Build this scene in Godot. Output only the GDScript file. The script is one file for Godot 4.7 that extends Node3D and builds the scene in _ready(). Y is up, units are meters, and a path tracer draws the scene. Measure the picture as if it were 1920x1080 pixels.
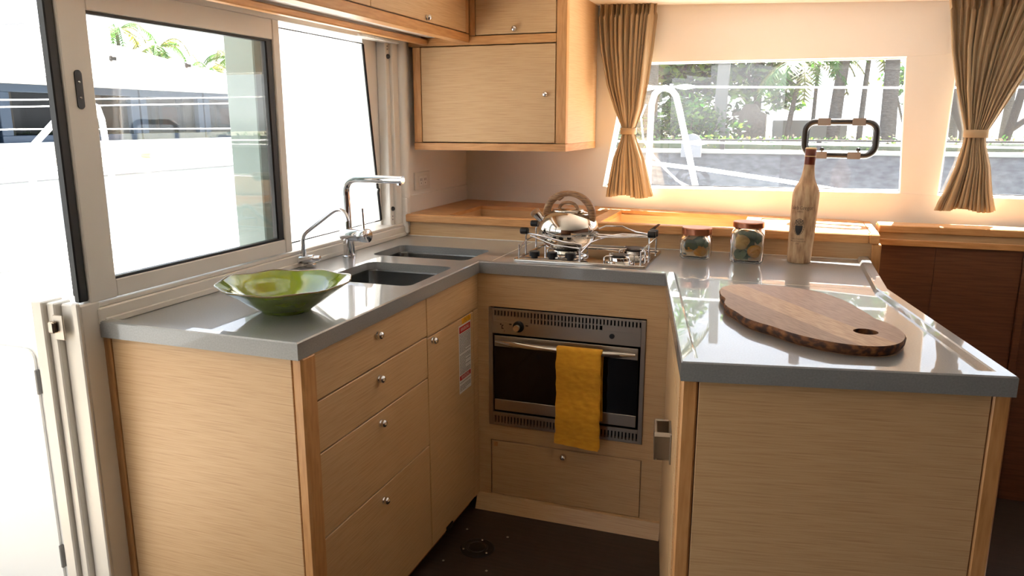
extends Node3D
# A catamaran galley: L-shaped worktop, island, oven, windows on two sides, marina outside.

const EYE := Vector3(0, 1.39, 0)
var M := {}
var taken := {}

# ---------------------------------------------------------------- geometry collector
class Geo:
	var st := SurfaceTool.new()
	var xf := Transform3D.IDENTITY
	var n := 0
	func _init(x := Transform3D.IDENTITY):
		xf = x
		st.begin(Mesh.PRIMITIVE_TRIANGLES)
		st.set_smooth_group(-1)
	func smooth(on: bool, g := 0):
		st.set_smooth_group(g if on else -1)
	func v(p: Vector3):
		st.add_vertex(xf * p)
	func tri(a: Vector3, b: Vector3, c: Vector3):
		v(a); v(b); v(c)
		n += 1
	func tri_out(a: Vector3, b: Vector3, c: Vector3, out: Vector3):
		if (a - c).cross(a - b).dot(out) < 0.0:
			tri(a, c, b)
		else:
			tri(a, b, c)
	func quad(a: Vector3, b: Vector3, c: Vector3, d: Vector3, out: Vector3):
		tri_out(a, b, c, out)
		tri_out(a, c, d, out)
	func tri_uv(a: Vector3, b: Vector3, c: Vector3, ua: Vector2, ub: Vector2, uc: Vector2, out: Vector3):
		if (a - c).cross(a - b).dot(out) < 0.0:
			st.set_uv(ua); v(a); st.set_uv(uc); v(c); st.set_uv(ub); v(b)
		else:
			st.set_uv(ua); v(a); st.set_uv(ub); v(b); st.set_uv(uc); v(c)
		n += 1
	# box from two corners, edges chamfered by c
	func box(p: Vector3, q: Vector3, c := 0.0):
		var lo := Vector3(minf(p.x, q.x), minf(p.y, q.y), minf(p.z, q.z))
		var hi := Vector3(maxf(p.x, q.x), maxf(p.y, q.y), maxf(p.z, q.z))
		c = minf(c, 0.45 * minf(hi.x - lo.x, minf(hi.y - lo.y, hi.z - lo.z)))
		var mid := (lo + hi) / 2
		var h := (hi - lo) / 2
		for ax in 3:
			var u := (ax + 1) % 3
			var w := (ax + 2) % 3
			for s in [-1.0, 1.0]:
				var o := Vector3.ZERO
				o[ax] = s
				var k: Array[Vector3] = []
				for e in [[-1, -1], [1, -1], [1, 1], [-1, 1]]:
					var t := mid
					t[ax] += s * h[ax]
					t[u] += e[0] * (h[u] - c)
					t[w] += e[1] * (h[w] - c)
					k.append(t)
				quad(k[0], k[1], k[2], k[3], o)
		if c <= 0.0:
			return
		for ax in 3:
			var u := (ax + 1) % 3
			var w := (ax + 2) % 3
			for su in [-1.0, 1.0]:
				for sw in [-1.0, 1.0]:
					var o := Vector3.ZERO
					o[u] = su
					o[w] = sw
					var a := mid
					a[u] += su * h[u]; a[w] += sw * (h[w] - c)
					var b := mid
					b[u] += su * (h[u] - c); b[w] += sw * h[w]
					var e := Vector3.ZERO
					e[ax] = h[ax] - c
					quad(a - e, a + e, b + e, b - e, o)
		for sx in [-1.0, 1.0]:
			for sy in [-1.0, 1.0]:
				for sz in [-1.0, 1.0]:
					var s := Vector3(sx, sy, sz)
					var k := mid + Vector3(sx * h.x, sy * h.y, sz * h.z)
					tri_out(k - Vector3(0, sy * c, sz * c), k - Vector3(sx * c, 0, sz * c), k - Vector3(sx * c, sy * c, 0), s)
	# polygon on the ground plane, raised from y0 to y1, with an optional top chamfer
	func prism(poly: Array, y0: float, y1: float, c := 0.0):
		var p := PackedVector2Array(poly)
		if Geometry2D.is_polygon_clockwise(p):
			p.reverse()
		var top := p
		if c > 0.0:
			var sh := Geometry2D.offset_polygon(p, -c, Geometry2D.JOIN_MITER)
			if sh.size() == 1 and sh[0].size() == p.size():
				# match start vertices
				var q: PackedVector2Array = sh[0]
				var best := 0
				for i in q.size():
					if q[i].distance_to(p[0]) < q[best].distance_to(p[0]):
						best = i
				top = PackedVector2Array()
				for i in q.size():
					top.append(q[(best + i) % q.size()])
			else:
				c = 0.0
		var idx := Geometry2D.triangulate_polygon(top)
		for i in range(0, idx.size(), 3):
			var a := top[idx[i]]; var b := top[idx[i + 1]]; var d := top[idx[i + 2]]
			tri_out(Vector3(a.x, y1, a.y), Vector3(b.x, y1, b.y), Vector3(d.x, y1, d.y), Vector3.UP)
		idx = Geometry2D.triangulate_polygon(p)
		for i in range(0, idx.size(), 3):
			var a := p[idx[i]]; var b := p[idx[i + 1]]; var d := p[idx[i + 2]]
			tri_out(Vector3(a.x, y0, a.y), Vector3(b.x, y0, b.y), Vector3(d.x, y0, d.y), Vector3.DOWN)
		for i in p.size():
			var j := (i + 1) % p.size()
			var e := p[j] - p[i]
			var o := Vector3(e.y, 0, -e.x)
			quad(Vector3(p[i].x, y0, p[i].y), Vector3(p[j].x, y0, p[j].y), Vector3(p[j].x, y1 - c, p[j].y), Vector3(p[i].x, y1 - c, p[i].y), o)
			if c > 0.0:
				quad(Vector3(p[i].x, y1 - c, p[i].y), Vector3(p[j].x, y1 - c, p[j].y), Vector3(top[j].x, y1, top[j].y), Vector3(top[i].x, y1, top[i].y), o + Vector3.UP * o.length())
	# polygon in a local frame (ax, ay) at origin o, thick along an
	func slab(poly: Array, o: Vector3, ax: Vector3, ay: Vector3, an: Vector3):
		var p := PackedVector2Array(poly)
		var idx := Geometry2D.triangulate_polygon(p)
		var f := func(q: Vector2): return o + ax * q.x + ay * q.y
		for i in range(0, idx.size(), 3):
			var a: Vector3 = f.call(p[idx[i]]); var b: Vector3 = f.call(p[idx[i + 1]]); var d: Vector3 = f.call(p[idx[i + 2]])
			tri_out(a, b, d, -an)
			tri_out(a + an, b + an, d + an, an)
		var cw := Geometry2D.is_polygon_clockwise(p)
		for i in p.size():
			var j := (i + 1) % p.size()
			var e := p[j] - p[i]
			var q := Vector2(e.y, -e.x) * (-1.0 if cw else 1.0)
			var a: Vector3 = f.call(p[i]); var b: Vector3 = f.call(p[j])
			quad(a, b, b + an, a + an, ax * q.x + ay * q.y)
	# round bar along a path; r is a number or one per point
	func tube(path: Array, r, segs := 10, closed := false, caps := true):
		var m := path.size()
		var rings: Array = []
		var t0: Vector3 = (path[1] - path[0]).normalized()
		if closed:
			t0 = (path[1] - path[m - 1]).normalized()
		var nrm := t0.cross(Vector3.UP if absf(t0.y) < 0.9 else Vector3.RIGHT).normalized()
		for i in m:
			var t: Vector3
			if closed:
				t = (path[(i + 1) % m] - path[(i + m - 1) % m]).normalized()
			else:
				t = (path[mini(i + 1, m - 1)] - path[maxi(i - 1, 0)]).normalized()
			nrm = (nrm - t * nrm.dot(t)).normalized()
			var bn := t.cross(nrm)
			var rr: float = r[i] if r is Array else r
			var ring: Array[Vector3] = []
			for k in segs:
				var a := TAU * k / segs
				ring.append(path[i] + (nrm * cos(a) + bn * sin(a)) * rr)
			rings.append(ring)
		smooth(true)
		for i in (m if closed else m - 1):
			var j := (i + 1) % m
			for k in segs:
				var l := (k + 1) % segs
				var o: Vector3 = (rings[i][k] - path[i]) + (rings[i][l] - path[i])
				quad(rings[i][k], rings[i][l], rings[j][l], rings[j][k], o)
		smooth(false)
		if caps and not closed:
			for e in [0, m - 1]:
				var o: Vector3 = (path[0] - path[1]) if e == 0 else (path[m - 1] - path[m - 2])
				for k in segs:
					tri_out(path[e], rings[e][k], rings[e][(k + 1) % segs], o)
	# profile of (radius, height) turned round an axis at o; up is the axis
	func lathe(prof: Array, o: Vector3, segs := 32, up := Vector3.UP, sharp := false):
		var ax := up.normalized()
		var u := ax.cross(Vector3.FORWARD if absf(ax.z) < 0.9 else Vector3.RIGHT).normalized()
		var w := u.cross(ax)
		var rings: Array = []
		for p in prof:
			var ring: Array[Vector3] = []
			for k in segs:
				var a := TAU * k / segs
				ring.append(o + ax * p.y + (u * cos(a) + w * sin(a)) * p.x)
			rings.append(ring)
		for i in prof.size() - 1:
			smooth(true, (i % 8) if sharp else 0)
			var e: Vector2 = prof[i + 1] - prof[i]
			var nr := Vector2(e.y, -e.x)
			for k in segs:
				var l := (k + 1) % segs
				var a := TAU * (k + 0.5) / segs
				var out := (u * cos(a) + w * sin(a)) * nr.x + ax * nr.y
				if prof[i].x < 1e-6:
					tri_out(rings[i][k], rings[i + 1][k], rings[i + 1][l], out)
				elif prof[i + 1].x < 1e-6:
					tri_out(rings[i][k], rings[i][l], rings[i + 1][k], out)
				else:
					quad(rings[i][k], rings[i][l], rings[i + 1][l], rings[i + 1][k], out)
		smooth(false)
	# grid of points, rows x columns; out gives the side
	func grid(pts: Array, out: Vector3, sm := true, g := 0):
		smooth(sm, g)
		for i in pts.size() - 1:
			for j in pts[i].size() - 1:
				var a: Vector3 = pts[i][j]; var b: Vector3 = pts[i][j + 1]; var c: Vector3 = pts[i + 1][j + 1]; var d: Vector3 = pts[i + 1][j]
				tri(a, b, c)
				tri(a, c, d)
		smooth(false)
	func done() -> ArrayMesh:
		st.generate_normals()
		return st.commit()

# ---------------------------------------------------------------- object helpers
func numbered(nm: String) -> String:
	if not taken.has(nm):
		taken[nm] = 0
		return nm
	taken[nm] += 1
	return "%s_%03d" % [nm, taken[nm]]

func thing(nm: String, label: String, cat: String, at := Vector3.ZERO, turn := 0.0, group := "") -> Node3D:
	var o := Node3D.new()
	o.name = numbered(nm)
	add_child(o)
	o.position = at
	o.rotation.y = turn
	o.set_meta("label", label)
	o.set_meta("category", cat)
	if group != "":
		o.set_meta("group", group)
	return o

func geo(t: Node3D) -> Geo:
	return Geo.new(t.transform.affine_inverse())

func part(owner_: Node3D, nm: String, g: Geo, m: Material, label := "") -> MeshInstance3D:
	var o := MeshInstance3D.new()
	o.name = nm
	o.mesh = g.done()
	o.material_override = m
	o.cast_shadow = GeometryInstance3D.SHADOW_CASTING_SETTING_ON
	owner_.add_child(o, true)
	if label != "":
		o.set_meta("label", label)
	return o

func struct(nm: String, g: Geo, m: Material, label := "") -> MeshInstance3D:
	var o := MeshInstance3D.new()
	o.name = numbered(nm)
	o.mesh = g.done()
	o.material_override = m
	add_child(o)
	o.set_meta("kind", "structure")
	if label != "":
		o.set_meta("label", label)
	return o

# one box as a part, in world coordinates
func bpart(t: Node3D, nm: String, p: Vector3, q: Vector3, m: Material, c := 0.0015, label := "") -> MeshInstance3D:
	var g := geo(t)
	g.box(p, q, c)
	return part(t, nm, g, m, label)

func under(p: MeshInstance3D, t: Node3D, nm: String, g: Geo, m: Material, label := "") -> MeshInstance3D:
	return part(p, nm, g, m, label)

# ---------------------------------------------------------------- materials
func mat(nm: String, c: Color, rough := 0.5, metal := 0.0) -> StandardMaterial3D:
	var m := StandardMaterial3D.new()
	m.resource_name = nm
	m.albedo_color = c
	m.roughness = rough
	m.metallic = metal
	M[nm] = m
	return m

func noise_tex(seed_: int, freq: float, ramp: Array, size := 512, oct := 4, kind := FastNoiseLite.TYPE_SIMPLEX_SMOOTH) -> NoiseTexture2D:
	var n := FastNoiseLite.new()
	n.seed = seed_
	n.noise_type = kind
	n.frequency = freq
	n.fractal_octaves = oct
	var t := NoiseTexture2D.new()
	t.width = size
	t.height = size
	t.seamless = true
	t.noise = n
	var g := Gradient.new()
	g.offsets = PackedFloat32Array(ramp.map(func(r): return r[0]))
	g.colors = PackedColorArray(ramp.map(func(r): return r[1]))
	t.color_ramp = g
	return t

func triplanar(m: StandardMaterial3D, sc: Vector3):
	m.uv1_triplanar = true
	m.uv1_triplanar_sharpness = 8.0
	m.uv1_scale = sc

func make_materials():
	var w := Color.WHITE
	# veneer: pale oak with fine level streaks
	var ven := mat("oak_veneer", w, 0.42)
	ven.albedo_texture = noise_tex(11, 0.02, [[0.0, Color(0.70, 0.545, 0.37)], [0.34, Color(0.77, 0.62, 0.445)], [0.5, Color(0.79, 0.645, 0.467)], [0.72, Color(0.80, 0.66, 0.485)], [1.0, Color(0.84, 0.71, 0.54)]], 1024, 5)
	triplanar(ven, Vector3(0.28, 15.0, 0.28))
	ven.uv1_offset = Vector3(0.31, 0.12, 0.47)
	var edge := mat("beech_trim", w, 0.38)
	edge.albedo_texture = noise_tex(23, 0.03, [[0.0, Color(0.70, 0.49, 0.285)], [0.5, Color(0.77, 0.56, 0.345)], [1.0, Color(0.815, 0.615, 0.405)]], 512, 4)
	triplanar(edge, Vector3(5.0, 0.6, 5.0))
	var edgeh := mat("beech_trim_level", w, 0.36)
	edgeh.albedo_texture = edge.albedo_texture
	triplanar(edgeh, Vector3(0.6, 6.0, 0.6))
	var inner := mat("cabinet_carcass", Color(0.62, 0.49, 0.35), 0.8)
	var settee := mat("brown_veneer", w, 0.5)
	settee.albedo_texture = noise_tex(31, 0.02, [[0.0, Color(0.34, 0.20, 0.115)], [0.5, Color(0.41, 0.25, 0.15)], [1.0, Color(0.46, 0.29, 0.18)]], 512, 5)
	triplanar(settee, Vector3(0.5, 9.0, 0.5))
	# worktop
	var top := mat("grey_worktop", w, 0.30)
	top.albedo_texture = noise_tex(41, 0.25, [[0.0, Color(0.49, 0.495, 0.495)], [0.5, Color(0.525, 0.53, 0.53)], [1.0, Color(0.555, 0.56, 0.56)]], 256, 2)
	triplanar(top, Vector3(3, 3, 3))
	top.clearcoat_enabled = true
	top.clearcoat = 1.0
	top.clearcoat_roughness = 0.02
	top.metallic_specular = 0.6
	mat("pale_sealant", Color(0.82, 0.80, 0.76), 0.5)
	# white moulded surfaces
	mat("white_gelcoat", Color(0.90, 0.885, 0.86), 0.35)
	mat("cream_lining", Color(0.90, 0.885, 0.86), 0.6)
	mat("white_aluminium", Color(0.855, 0.835, 0.80), 0.35)
	mat("ceiling_white", Color(0.92, 0.905, 0.88), 0.6)
	mat("outside_white", Color(0.93, 0.93, 0.92), 0.4)
	mat("black_rubber", Color(0.035, 0.036, 0.038), 0.45)
	mat("black_plastic", Color(0.05, 0.05, 0.052), 0.35)
	var chrome := mat("chrome", Color(0.86, 0.86, 0.87), 0.06, 1.0)
	var steel := mat("brushed_steel", Color(0.68, 0.64, 0.59), 0.32, 1.0)
	steel.roughness = 0.33
	mat("sink_steel", Color(0.52, 0.52, 0.51), 0.22, 1.0)
	mat("polished_steel", Color(0.80, 0.78, 0.75), 0.07, 1.0)
	mat("oven_black", Color(0.015, 0.015, 0.017), 0.08)
	mat("vent_black", Color(0.012, 0.012, 0.012), 0.9)
	mat("shadow_grey_plastic", Color(0.42, 0.41, 0.40), 0.5)
	mat("sign_yellow", Color(0.93, 0.68, 0.08), 0.5)
	mat("sign_red", Color(0.75, 0.06, 0.06), 0.5)
	mat("sign_white", Color(0.88, 0.87, 0.86), 0.5)
	mat("print_dark", Color(0.16, 0.14, 0.13), 0.7)
	mat("print_brown", Color(0.30, 0.16, 0.04), 0.7)
	# floor
	var fl := mat("brown_floor", w, 0.45)
	fl.albedo_texture = noise_tex(51, 0.02, [[0.0, Color(0.155, 0.115, 0.09)], [0.5, Color(0.195, 0.148, 0.12)], [1.0, Color(0.23, 0.178, 0.145)]], 512, 4)
	triplanar(fl, Vector3(0.5, 1, 7.0))
	# bowl, towel, curtain
	var glaze := mat("green_glaze", w, 0.12)
	glaze.albedo_texture = noise_tex(61, 0.01, [[0.0, Color(0.42, 0.47, 0.03)], [0.5, Color(0.47, 0.54, 0.05)], [1.0, Color(0.52, 0.60, 0.08)]], 256, 3)
	triplanar(glaze, Vector3(3, 3, 3))
	glaze.clearcoat_enabled = true
	glaze.clearcoat = 1.0
	glaze.clearcoat_roughness = 0.04
	var rim := mat("glaze_rim", Color(0.45, 0.38, 0.16), 0.12)
	rim.clearcoat_enabled = true
	rim.clearcoat = 1.0
	rim.clearcoat_roughness = 0.04
	var tow := mat("mustard_cotton", w, 0.95)
	tow.albedo_texture = noise_tex(71, 0.03, [[0.0, Color(0.84, 0.585, 0.12)], [0.5, Color(0.875, 0.625, 0.145)], [1.0, Color(0.905, 0.67, 0.18)]], 256, 3)
	triplanar(tow, Vector3(3, 8, 3))
	tow.rim_enabled = true
	tow.rim = 0.3
	var cur := mat("tan_curtain", Color(0.655, 0.57, 0.45), 0.9)
	cur.rim_enabled = true
	cur.rim = 0.25
	cur.rim_tint = 0.6
	cur.backlight_enabled = true
	cur.backlight = Color(0.25, 0.21, 0.155)
	# glass
	var g1 := mat("hazy_pane", Color(0.9, 0.93, 0.96, 0.03), 0.0)
	g1.transparency = BaseMaterial3D.TRANSPARENCY_ALPHA
	g1.backlight_enabled = true
	g1.backlight = Color(0.055, 0.057, 0.062)
	var g2 := mat("green_pane", Color(0.80, 0.88, 0.85, 0.05), 0.0)
	g2.transparency = BaseMaterial3D.TRANSPARENCY_ALPHA
	var g3 := mat("jar_glass", Color(0.96, 0.98, 0.97, 0.02), 0.0)
	g3.refraction_enabled = true
	g3.refraction_scale = 0.045
	var cov := mat("white_mesh_cover", Color(0.93, 0.93, 0.92), 0.9)
	cov.backlight_enabled = true
	cov.backlight = Color(0.7, 0.7, 0.7)
	mat("copper_lid", Color(0.72, 0.48, 0.37), 0.28, 1.0)
	# kitchen wood
	var bw := mat("bottle_wood", w, 0.6)
	bw.albedo_texture = noise_tex(81, 0.018, [[0.0, Color(0.54, 0.40, 0.28)], [0.3, Color(0.68, 0.54, 0.40)], [0.6, Color(0.76, 0.63, 0.48)], [1.0, Color(0.81, 0.70, 0.56)]], 512, 5)
	triplanar(bw, Vector3(6, 1.3, 6))
	mat("cork_wrap", Color(0.40, 0.16, 0.08), 0.35)
	mat("gold_band", Color(0.80, 0.68, 0.48), 0.5)
	var kw := mat("kettle_wood", w, 0.5)
	kw.albedo_texture = noise_tex(91, 0.02, [[0.0, Color(0.36, 0.24, 0.15)], [0.45, Color(0.56, 0.41, 0.27)], [1.0, Color(0.68, 0.53, 0.37)]], 256, 4)
	triplanar(kw, Vector3(5, 26, 26))
	for b in [["board_brown", 101, Color(0.48, 0.36, 0.28), Color(0.59, 0.46, 0.37), Color(0.66, 0.53, 0.43)], ["board_light", 102, Color(0.60, 0.46, 0.35), Color(0.71, 0.57, 0.44), Color(0.78, 0.65, 0.52)], ["board_red", 103, Color(0.52, 0.40, 0.34), Color(0.63, 0.51, 0.44), Color(0.70, 0.58, 0.50)]]:
		var m := mat(b[0], w, 0.5)
		m.albedo_texture = noise_tex(b[1], 0.02, [[0.0, b[2]], [0.5, b[3]], [1.0, b[4]]], 512, 5)
		triplanar(m, Vector3(1.5, 6, 14))
	var bark := mat("board_bark", w, 0.75)
	bark.albedo_texture = noise_tex(104, 0.03, [[0.0, Color(0.10, 0.06, 0.04)], [0.45, Color(0.28, 0.16, 0.09)], [0.62, Color(0.45, 0.27, 0.13)], [1.0, Color(0.60, 0.42, 0.24)]], 256, 5)
	triplanar(bark, Vector3(3.2, 5, 5))
	# outside
	mat("boat_blue_frame", Color(0.155, 0.215, 0.285), 0.45)
	mat("boat_glass", Color(0.10, 0.13, 0.15), 0.08)
	mat("boat_curtain", Color(0.50, 0.45, 0.38), 0.8)
	mat("boat_brown", Color(0.17, 0.11, 0.10), 0.6)
	mat("boat_terracotta", Color(0.42, 0.20, 0.13), 0.7)
	mat("boat_beige", Color(0.56, 0.50, 0.40), 0.6)
	mat("pale_green_post", Color(0.44, 0.50, 0.48), 0.4)
	var g4 := mat("boat_pane", Color(0.05, 0.07, 0.08, 0.35), 0.0)
	g4.transparency = BaseMaterial3D.TRANSPARENCY_ALPHA
	g4.metallic_specular = 0.3
	mat("line_grey", Color(0.45, 0.45, 0.45), 0.6)
	mat("rail_white", Color(0.93, 0.93, 0.93), 0.3)
	mat("rope_white", Color(0.92, 0.92, 0.90), 0.8)
	mat("teak_deck", Color(0.68, 0.635, 0.565), 0.8)
	var sea := mat("sea_water", Color(0.10, 0.17, 0.19), 0.08)
	var conc := mat("seawall_concrete", w, 0.9)
	conc.albedo_texture = noise_tex(111, 0.02, [[0.0, Color(0.33, 0.345, 0.37)], [0.5, Color(0.42, 0.435, 0.46)], [1.0, Color(0.50, 0.515, 0.535)]], 512, 5)
	triplanar(conc, Vector3(0.4, 0.9, 0.4))
	mat("coping_pale", Color(0.74, 0.73, 0.70), 0.85)
	var grass := mat("park_ground", w, 0.95)
	grass.albedo_texture = noise_tex(112, 0.05, [[0.0, Color(0.35, 0.36, 0.25)], [1.0, Color(0.60, 0.58, 0.50)]], 256, 4)
	triplanar(grass, Vector3(0.2, 0.2, 0.2))
	for l in [["leaf_deep", Color(0.08, 0.20, 0.06)], ["leaf_mid", Color(0.15, 0.32, 0.08)], ["leaf_light", Color(0.34, 0.46, 0.12)], ["leaf_olive", Color(0.36, 0.37, 0.12)], ["palm_green", Color(0.20, 0.38, 0.07)]]:
		var m := mat(l[0], l[1], 0.45)
		m.backlight_enabled = true
		m.backlight = l[1] * 0.9
	var bk := mat("trunk_grey", w, 0.9)
	bk.albedo_texture = noise_tex(113, 0.04, [[0.0, Color(0.24, 0.225, 0.22)], [1.0, Color(0.40, 0.38, 0.37)]], 256, 4)
	triplanar(bk, Vector3(0.8, 2.5, 0.8))
	mat("trunk_dark", Color(0.22, 0.19, 0.18), 0.9)
	mat("pole_concrete", Color(0.46, 0.46, 0.45), 0.9)
	var stone := mat("rough_stone", w, 0.95)
	stone.albedo_texture = noise_tex(114, 0.05, [[0.0, Color(0.30, 0.27, 0.25)], [1.0, Color(0.52, 0.48, 0.45)]], 256, 4)
	triplanar(stone, Vector3(1, 1, 1))
	mat("car_white", Color(0.88, 0.89, 0.90), 0.15)
	mat("car_glass", Color(0.10, 0.12, 0.14), 0.05)
	mat("rail_black", Color(0.10, 0.10, 0.11), 0.6)
	mat("white_paint", Color(0.62, 0.62, 0.63), 0.5)
	mat("dried_yellow", Color(0.86, 0.56, 0.06), 0.6)
	mat("dried_pale", Color(0.88, 0.70, 0.40), 0.6)
	mat("dried_green", Color(0.20, 0.30, 0.13), 0.55)
	mat("dried_sage", Color(0.44, 0.50, 0.35), 0.6)

func zb(x: float) -> float:
	return -3.62 + 0.15 * (x + 1.54)

const WX := Vector3(1, 0, 0.15)
const WN := Vector3(0.1483, 0, -0.9889)

func _ready():
	# ---- camera
	var cam := Camera3D.new()
	cam.name = "camera"
	cam.fov = 41.33
	cam.near = 0.05
	cam.far = 400.0
	cam.position = EYE
	cam.rotation_degrees = Vector3(-12.296, 19.6, 0)
	add_child(cam)
	cam.current = true
	# ---- sky, sun, exposure
	var env := Environment.new()
	env.background_mode = Environment.BG_SKY
	var sky := Sky.new()
	var sm := ProceduralSkyMaterial.new()
	sm.sky_top_color = Color(0.74, 0.82, 0.92)
	sm.sky_horizon_color = Color(0.96, 0.965, 0.975)
	sm.sky_curve = 0.25
	sm.ground_bottom_color = Color(0.42, 0.44, 0.45)
	sm.ground_horizon_color = Color(0.70, 0.72, 0.74)
	sm.sun_angle_max = 1.0
	sm.sky_energy_multiplier = 1.0
	sky.sky_material = sm
	env.sky = sky
	env.background_energy_multiplier = 3.1
	env.tonemap_mode = Environment.TONE_MAPPER_LINEAR
	env.tonemap_exposure = 1.04
	env.sdfgi_enabled = true
	env.ssao_enabled = true
	env.ssil_enabled = true
	var we := WorldEnvironment.new()
	we.name = "sky_light"
	we.environment = env
	add_child(we)
	var sun := DirectionalLight3D.new()
	sun.name = "sun"
	sun.light_color = Color(1.0, 0.975, 0.94)
	sun.light_energy = 22.0
	sun.light_angular_distance = 0.6
	sun.shadow_enabled = true
	add_child(sun)
	sun.look_at_from_position(Vector3(0.5, 4.9, -4.0), Vector3.ZERO)
	make_materials()
	structure()
	side_window()
	front_windows()
	outside_left()
	outside_front()
	worktop()
	sinks()
	sink_cabinet()
	oven_cabinet()
	island()
	back_ledge()
	settee_back()
	upper_cabinets()
	oven()
	hob()
	kettle()
	taps()
	bowl()
	jars()
	bottle()
	board()
	curtains()
	towel()
	small_things()

# ================================================================ the room
func structure():
	var g := Geo.new()
	g.box(Vector3(-1.62, -0.08, -3.75), Vector3(2.4, 0.0, 1.7))
	struct("floor", g, M.brown_floor)
	# ceiling: falls gently to starboard
	g = Geo.new()
	var yc := func(x): return 1.893 - 0.053 * (clampf(x, -1.8, 1.4) + 0.84)
	var xs := [-1.70, -0.84, 0.2, 1.4, 2.5]
	for i in 4:
		var a: float = xs[i]
		var b: float = xs[i + 1]
		var n := Vector3(0, 0, 1.7)
		var fa := Vector3(a, 0, zb(a) - 0.075)
		var fb := Vector3(b, 0, zb(b) - 0.075)
		var na := Vector3(a, 0, 1.7)
		var nb := Vector3(b, 0, 1.7)
		var ya: Vector3 = Vector3.UP * yc.call(a)
		var ybb: Vector3 = Vector3.UP * yc.call(b)
		var up := Vector3.UP * 2.1
		g.quad(na + ya, nb + ybb, fb + ybb, fa + ya, Vector3.DOWN)
		g.quad(na + up, nb + up, fb + up, fa + up, Vector3.UP)
		g.quad(fa + ya, fb + ybb, fb + up, fa + up, Vector3.FORWARD)
		g.quad(na + ya, nb + ybb, nb + up, na + up, Vector3.BACK)
		if i == 0: g.quad(na + ya, fa + ya, fa + up, na + up, Vector3.LEFT)
		if i == 3: g.quad(nb + ybb, fb + ybb, fb + up, nb + up, Vector3.RIGHT)
	struct("ceiling", g, M.ceiling_white)
	# starboard and rear walls, out of view, close the cabin
	g = Geo.new()
	g.box(Vector3(2.3, 0, 1.7), Vector3(2.4, 1.95, -3.75))
	struct("wall_right", g, M.brown_veneer)
	g = Geo.new()
	g.box(Vector3(-1.62, 0, 1.6), Vector3(2.4, 1.95, 1.7))
	struct("wall_rear", g, M.brown_veneer)
	g = Geo.new()
	g.box(Vector3(-1.66, 2.0, 1.7), Vector3(-4.0, 2.1, -1.2))
	struct("cockpit_roof", g, M.outside_white, "white hard top over the cockpit")
	# front wall with its two window openings
	g = Geo.new()
	var o := Vector3(0, 0, zb(0))
	var th := WN * 0.07
	var lower := [Vector2(-1.62, 0), Vector2(2.4, 0), Vector2(2.4, 1.113), Vector2(0.55, 1.113), Vector2(0.424, 1.117), Vector2(-0.53, 1.098), Vector2(-0.801, 1.094), Vector2(-1.62, 1.082)]
	g.slab(lower, o - WN * 0.004, WX, Vector3.UP, th + WN * 0.004)
	g.slab([Vector2(-1.62, 1.67), Vector2(-0.70, 1.645), Vector2(0.397, 1.63), Vector2(0.561, 1.635), Vector2(2.4, 1.625), Vector2(2.4, 2.0), Vector2(-1.62, 2.0)], o - WN * 0.004, WX, Vector3.UP, th + WN * 0.004)
	g.slab([Vector2(-1.62, 1.082), Vector2(-0.801, 1.094), Vector2(-0.70, 1.645), Vector2(-1.62, 1.67)], o, WX, Vector3.UP, th)
	g.slab([Vector2(0.424, 1.117), Vector2(0.55, 1.113), Vector2(0.561, 1.635), Vector2(0.397, 1.63)], o, WX, Vector3.UP, th)
	g.slab([Vector2(1.9, 1.113), Vector2(2.4, 1.113), Vector2(2.4, 1.625), Vector2(1.9, 1.628)], o, WX, Vector3.UP, th)
	struct("wall_back", g, M.cream_lining)
	# port wall: below and beside the sliding window
	g = Geo.new()
	g.box(Vector3(-1.535, 0, -1.40), Vector3(-1.66, 0.945, -3.75))
	g.box(Vector3(-1.535, 0.945, -2.962), Vector3(-1.66, 2.0, -3.75))
	g.box(Vector3(-1.535, 1.735, -1.28), Vector3(-1.66, 2.0, -2.962))
	struct("wall_left", g, M.cream_lining)
	g = Geo.new()
	g.box(Vector3(-1.529, 0.935, -2.965), Vector3(-1.536, 1.078, -3.66), 0.002)
	struct("trim_1", g, M.white_gelcoat)
	g = Geo.new()
	# rounded white pillar beside the window
	g.tube([Vector3(-1.545, 0.95, -2.955), Vector3(-1.545, 1.72, -2.955)], 0.026, 20)
	g.box(Vector3(-1.522, 0.915, -2.93), Vector3(-1.56, 1.075, -2.968), 0.006)
	struct("trim_2", g, M.white_gelcoat)

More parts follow.
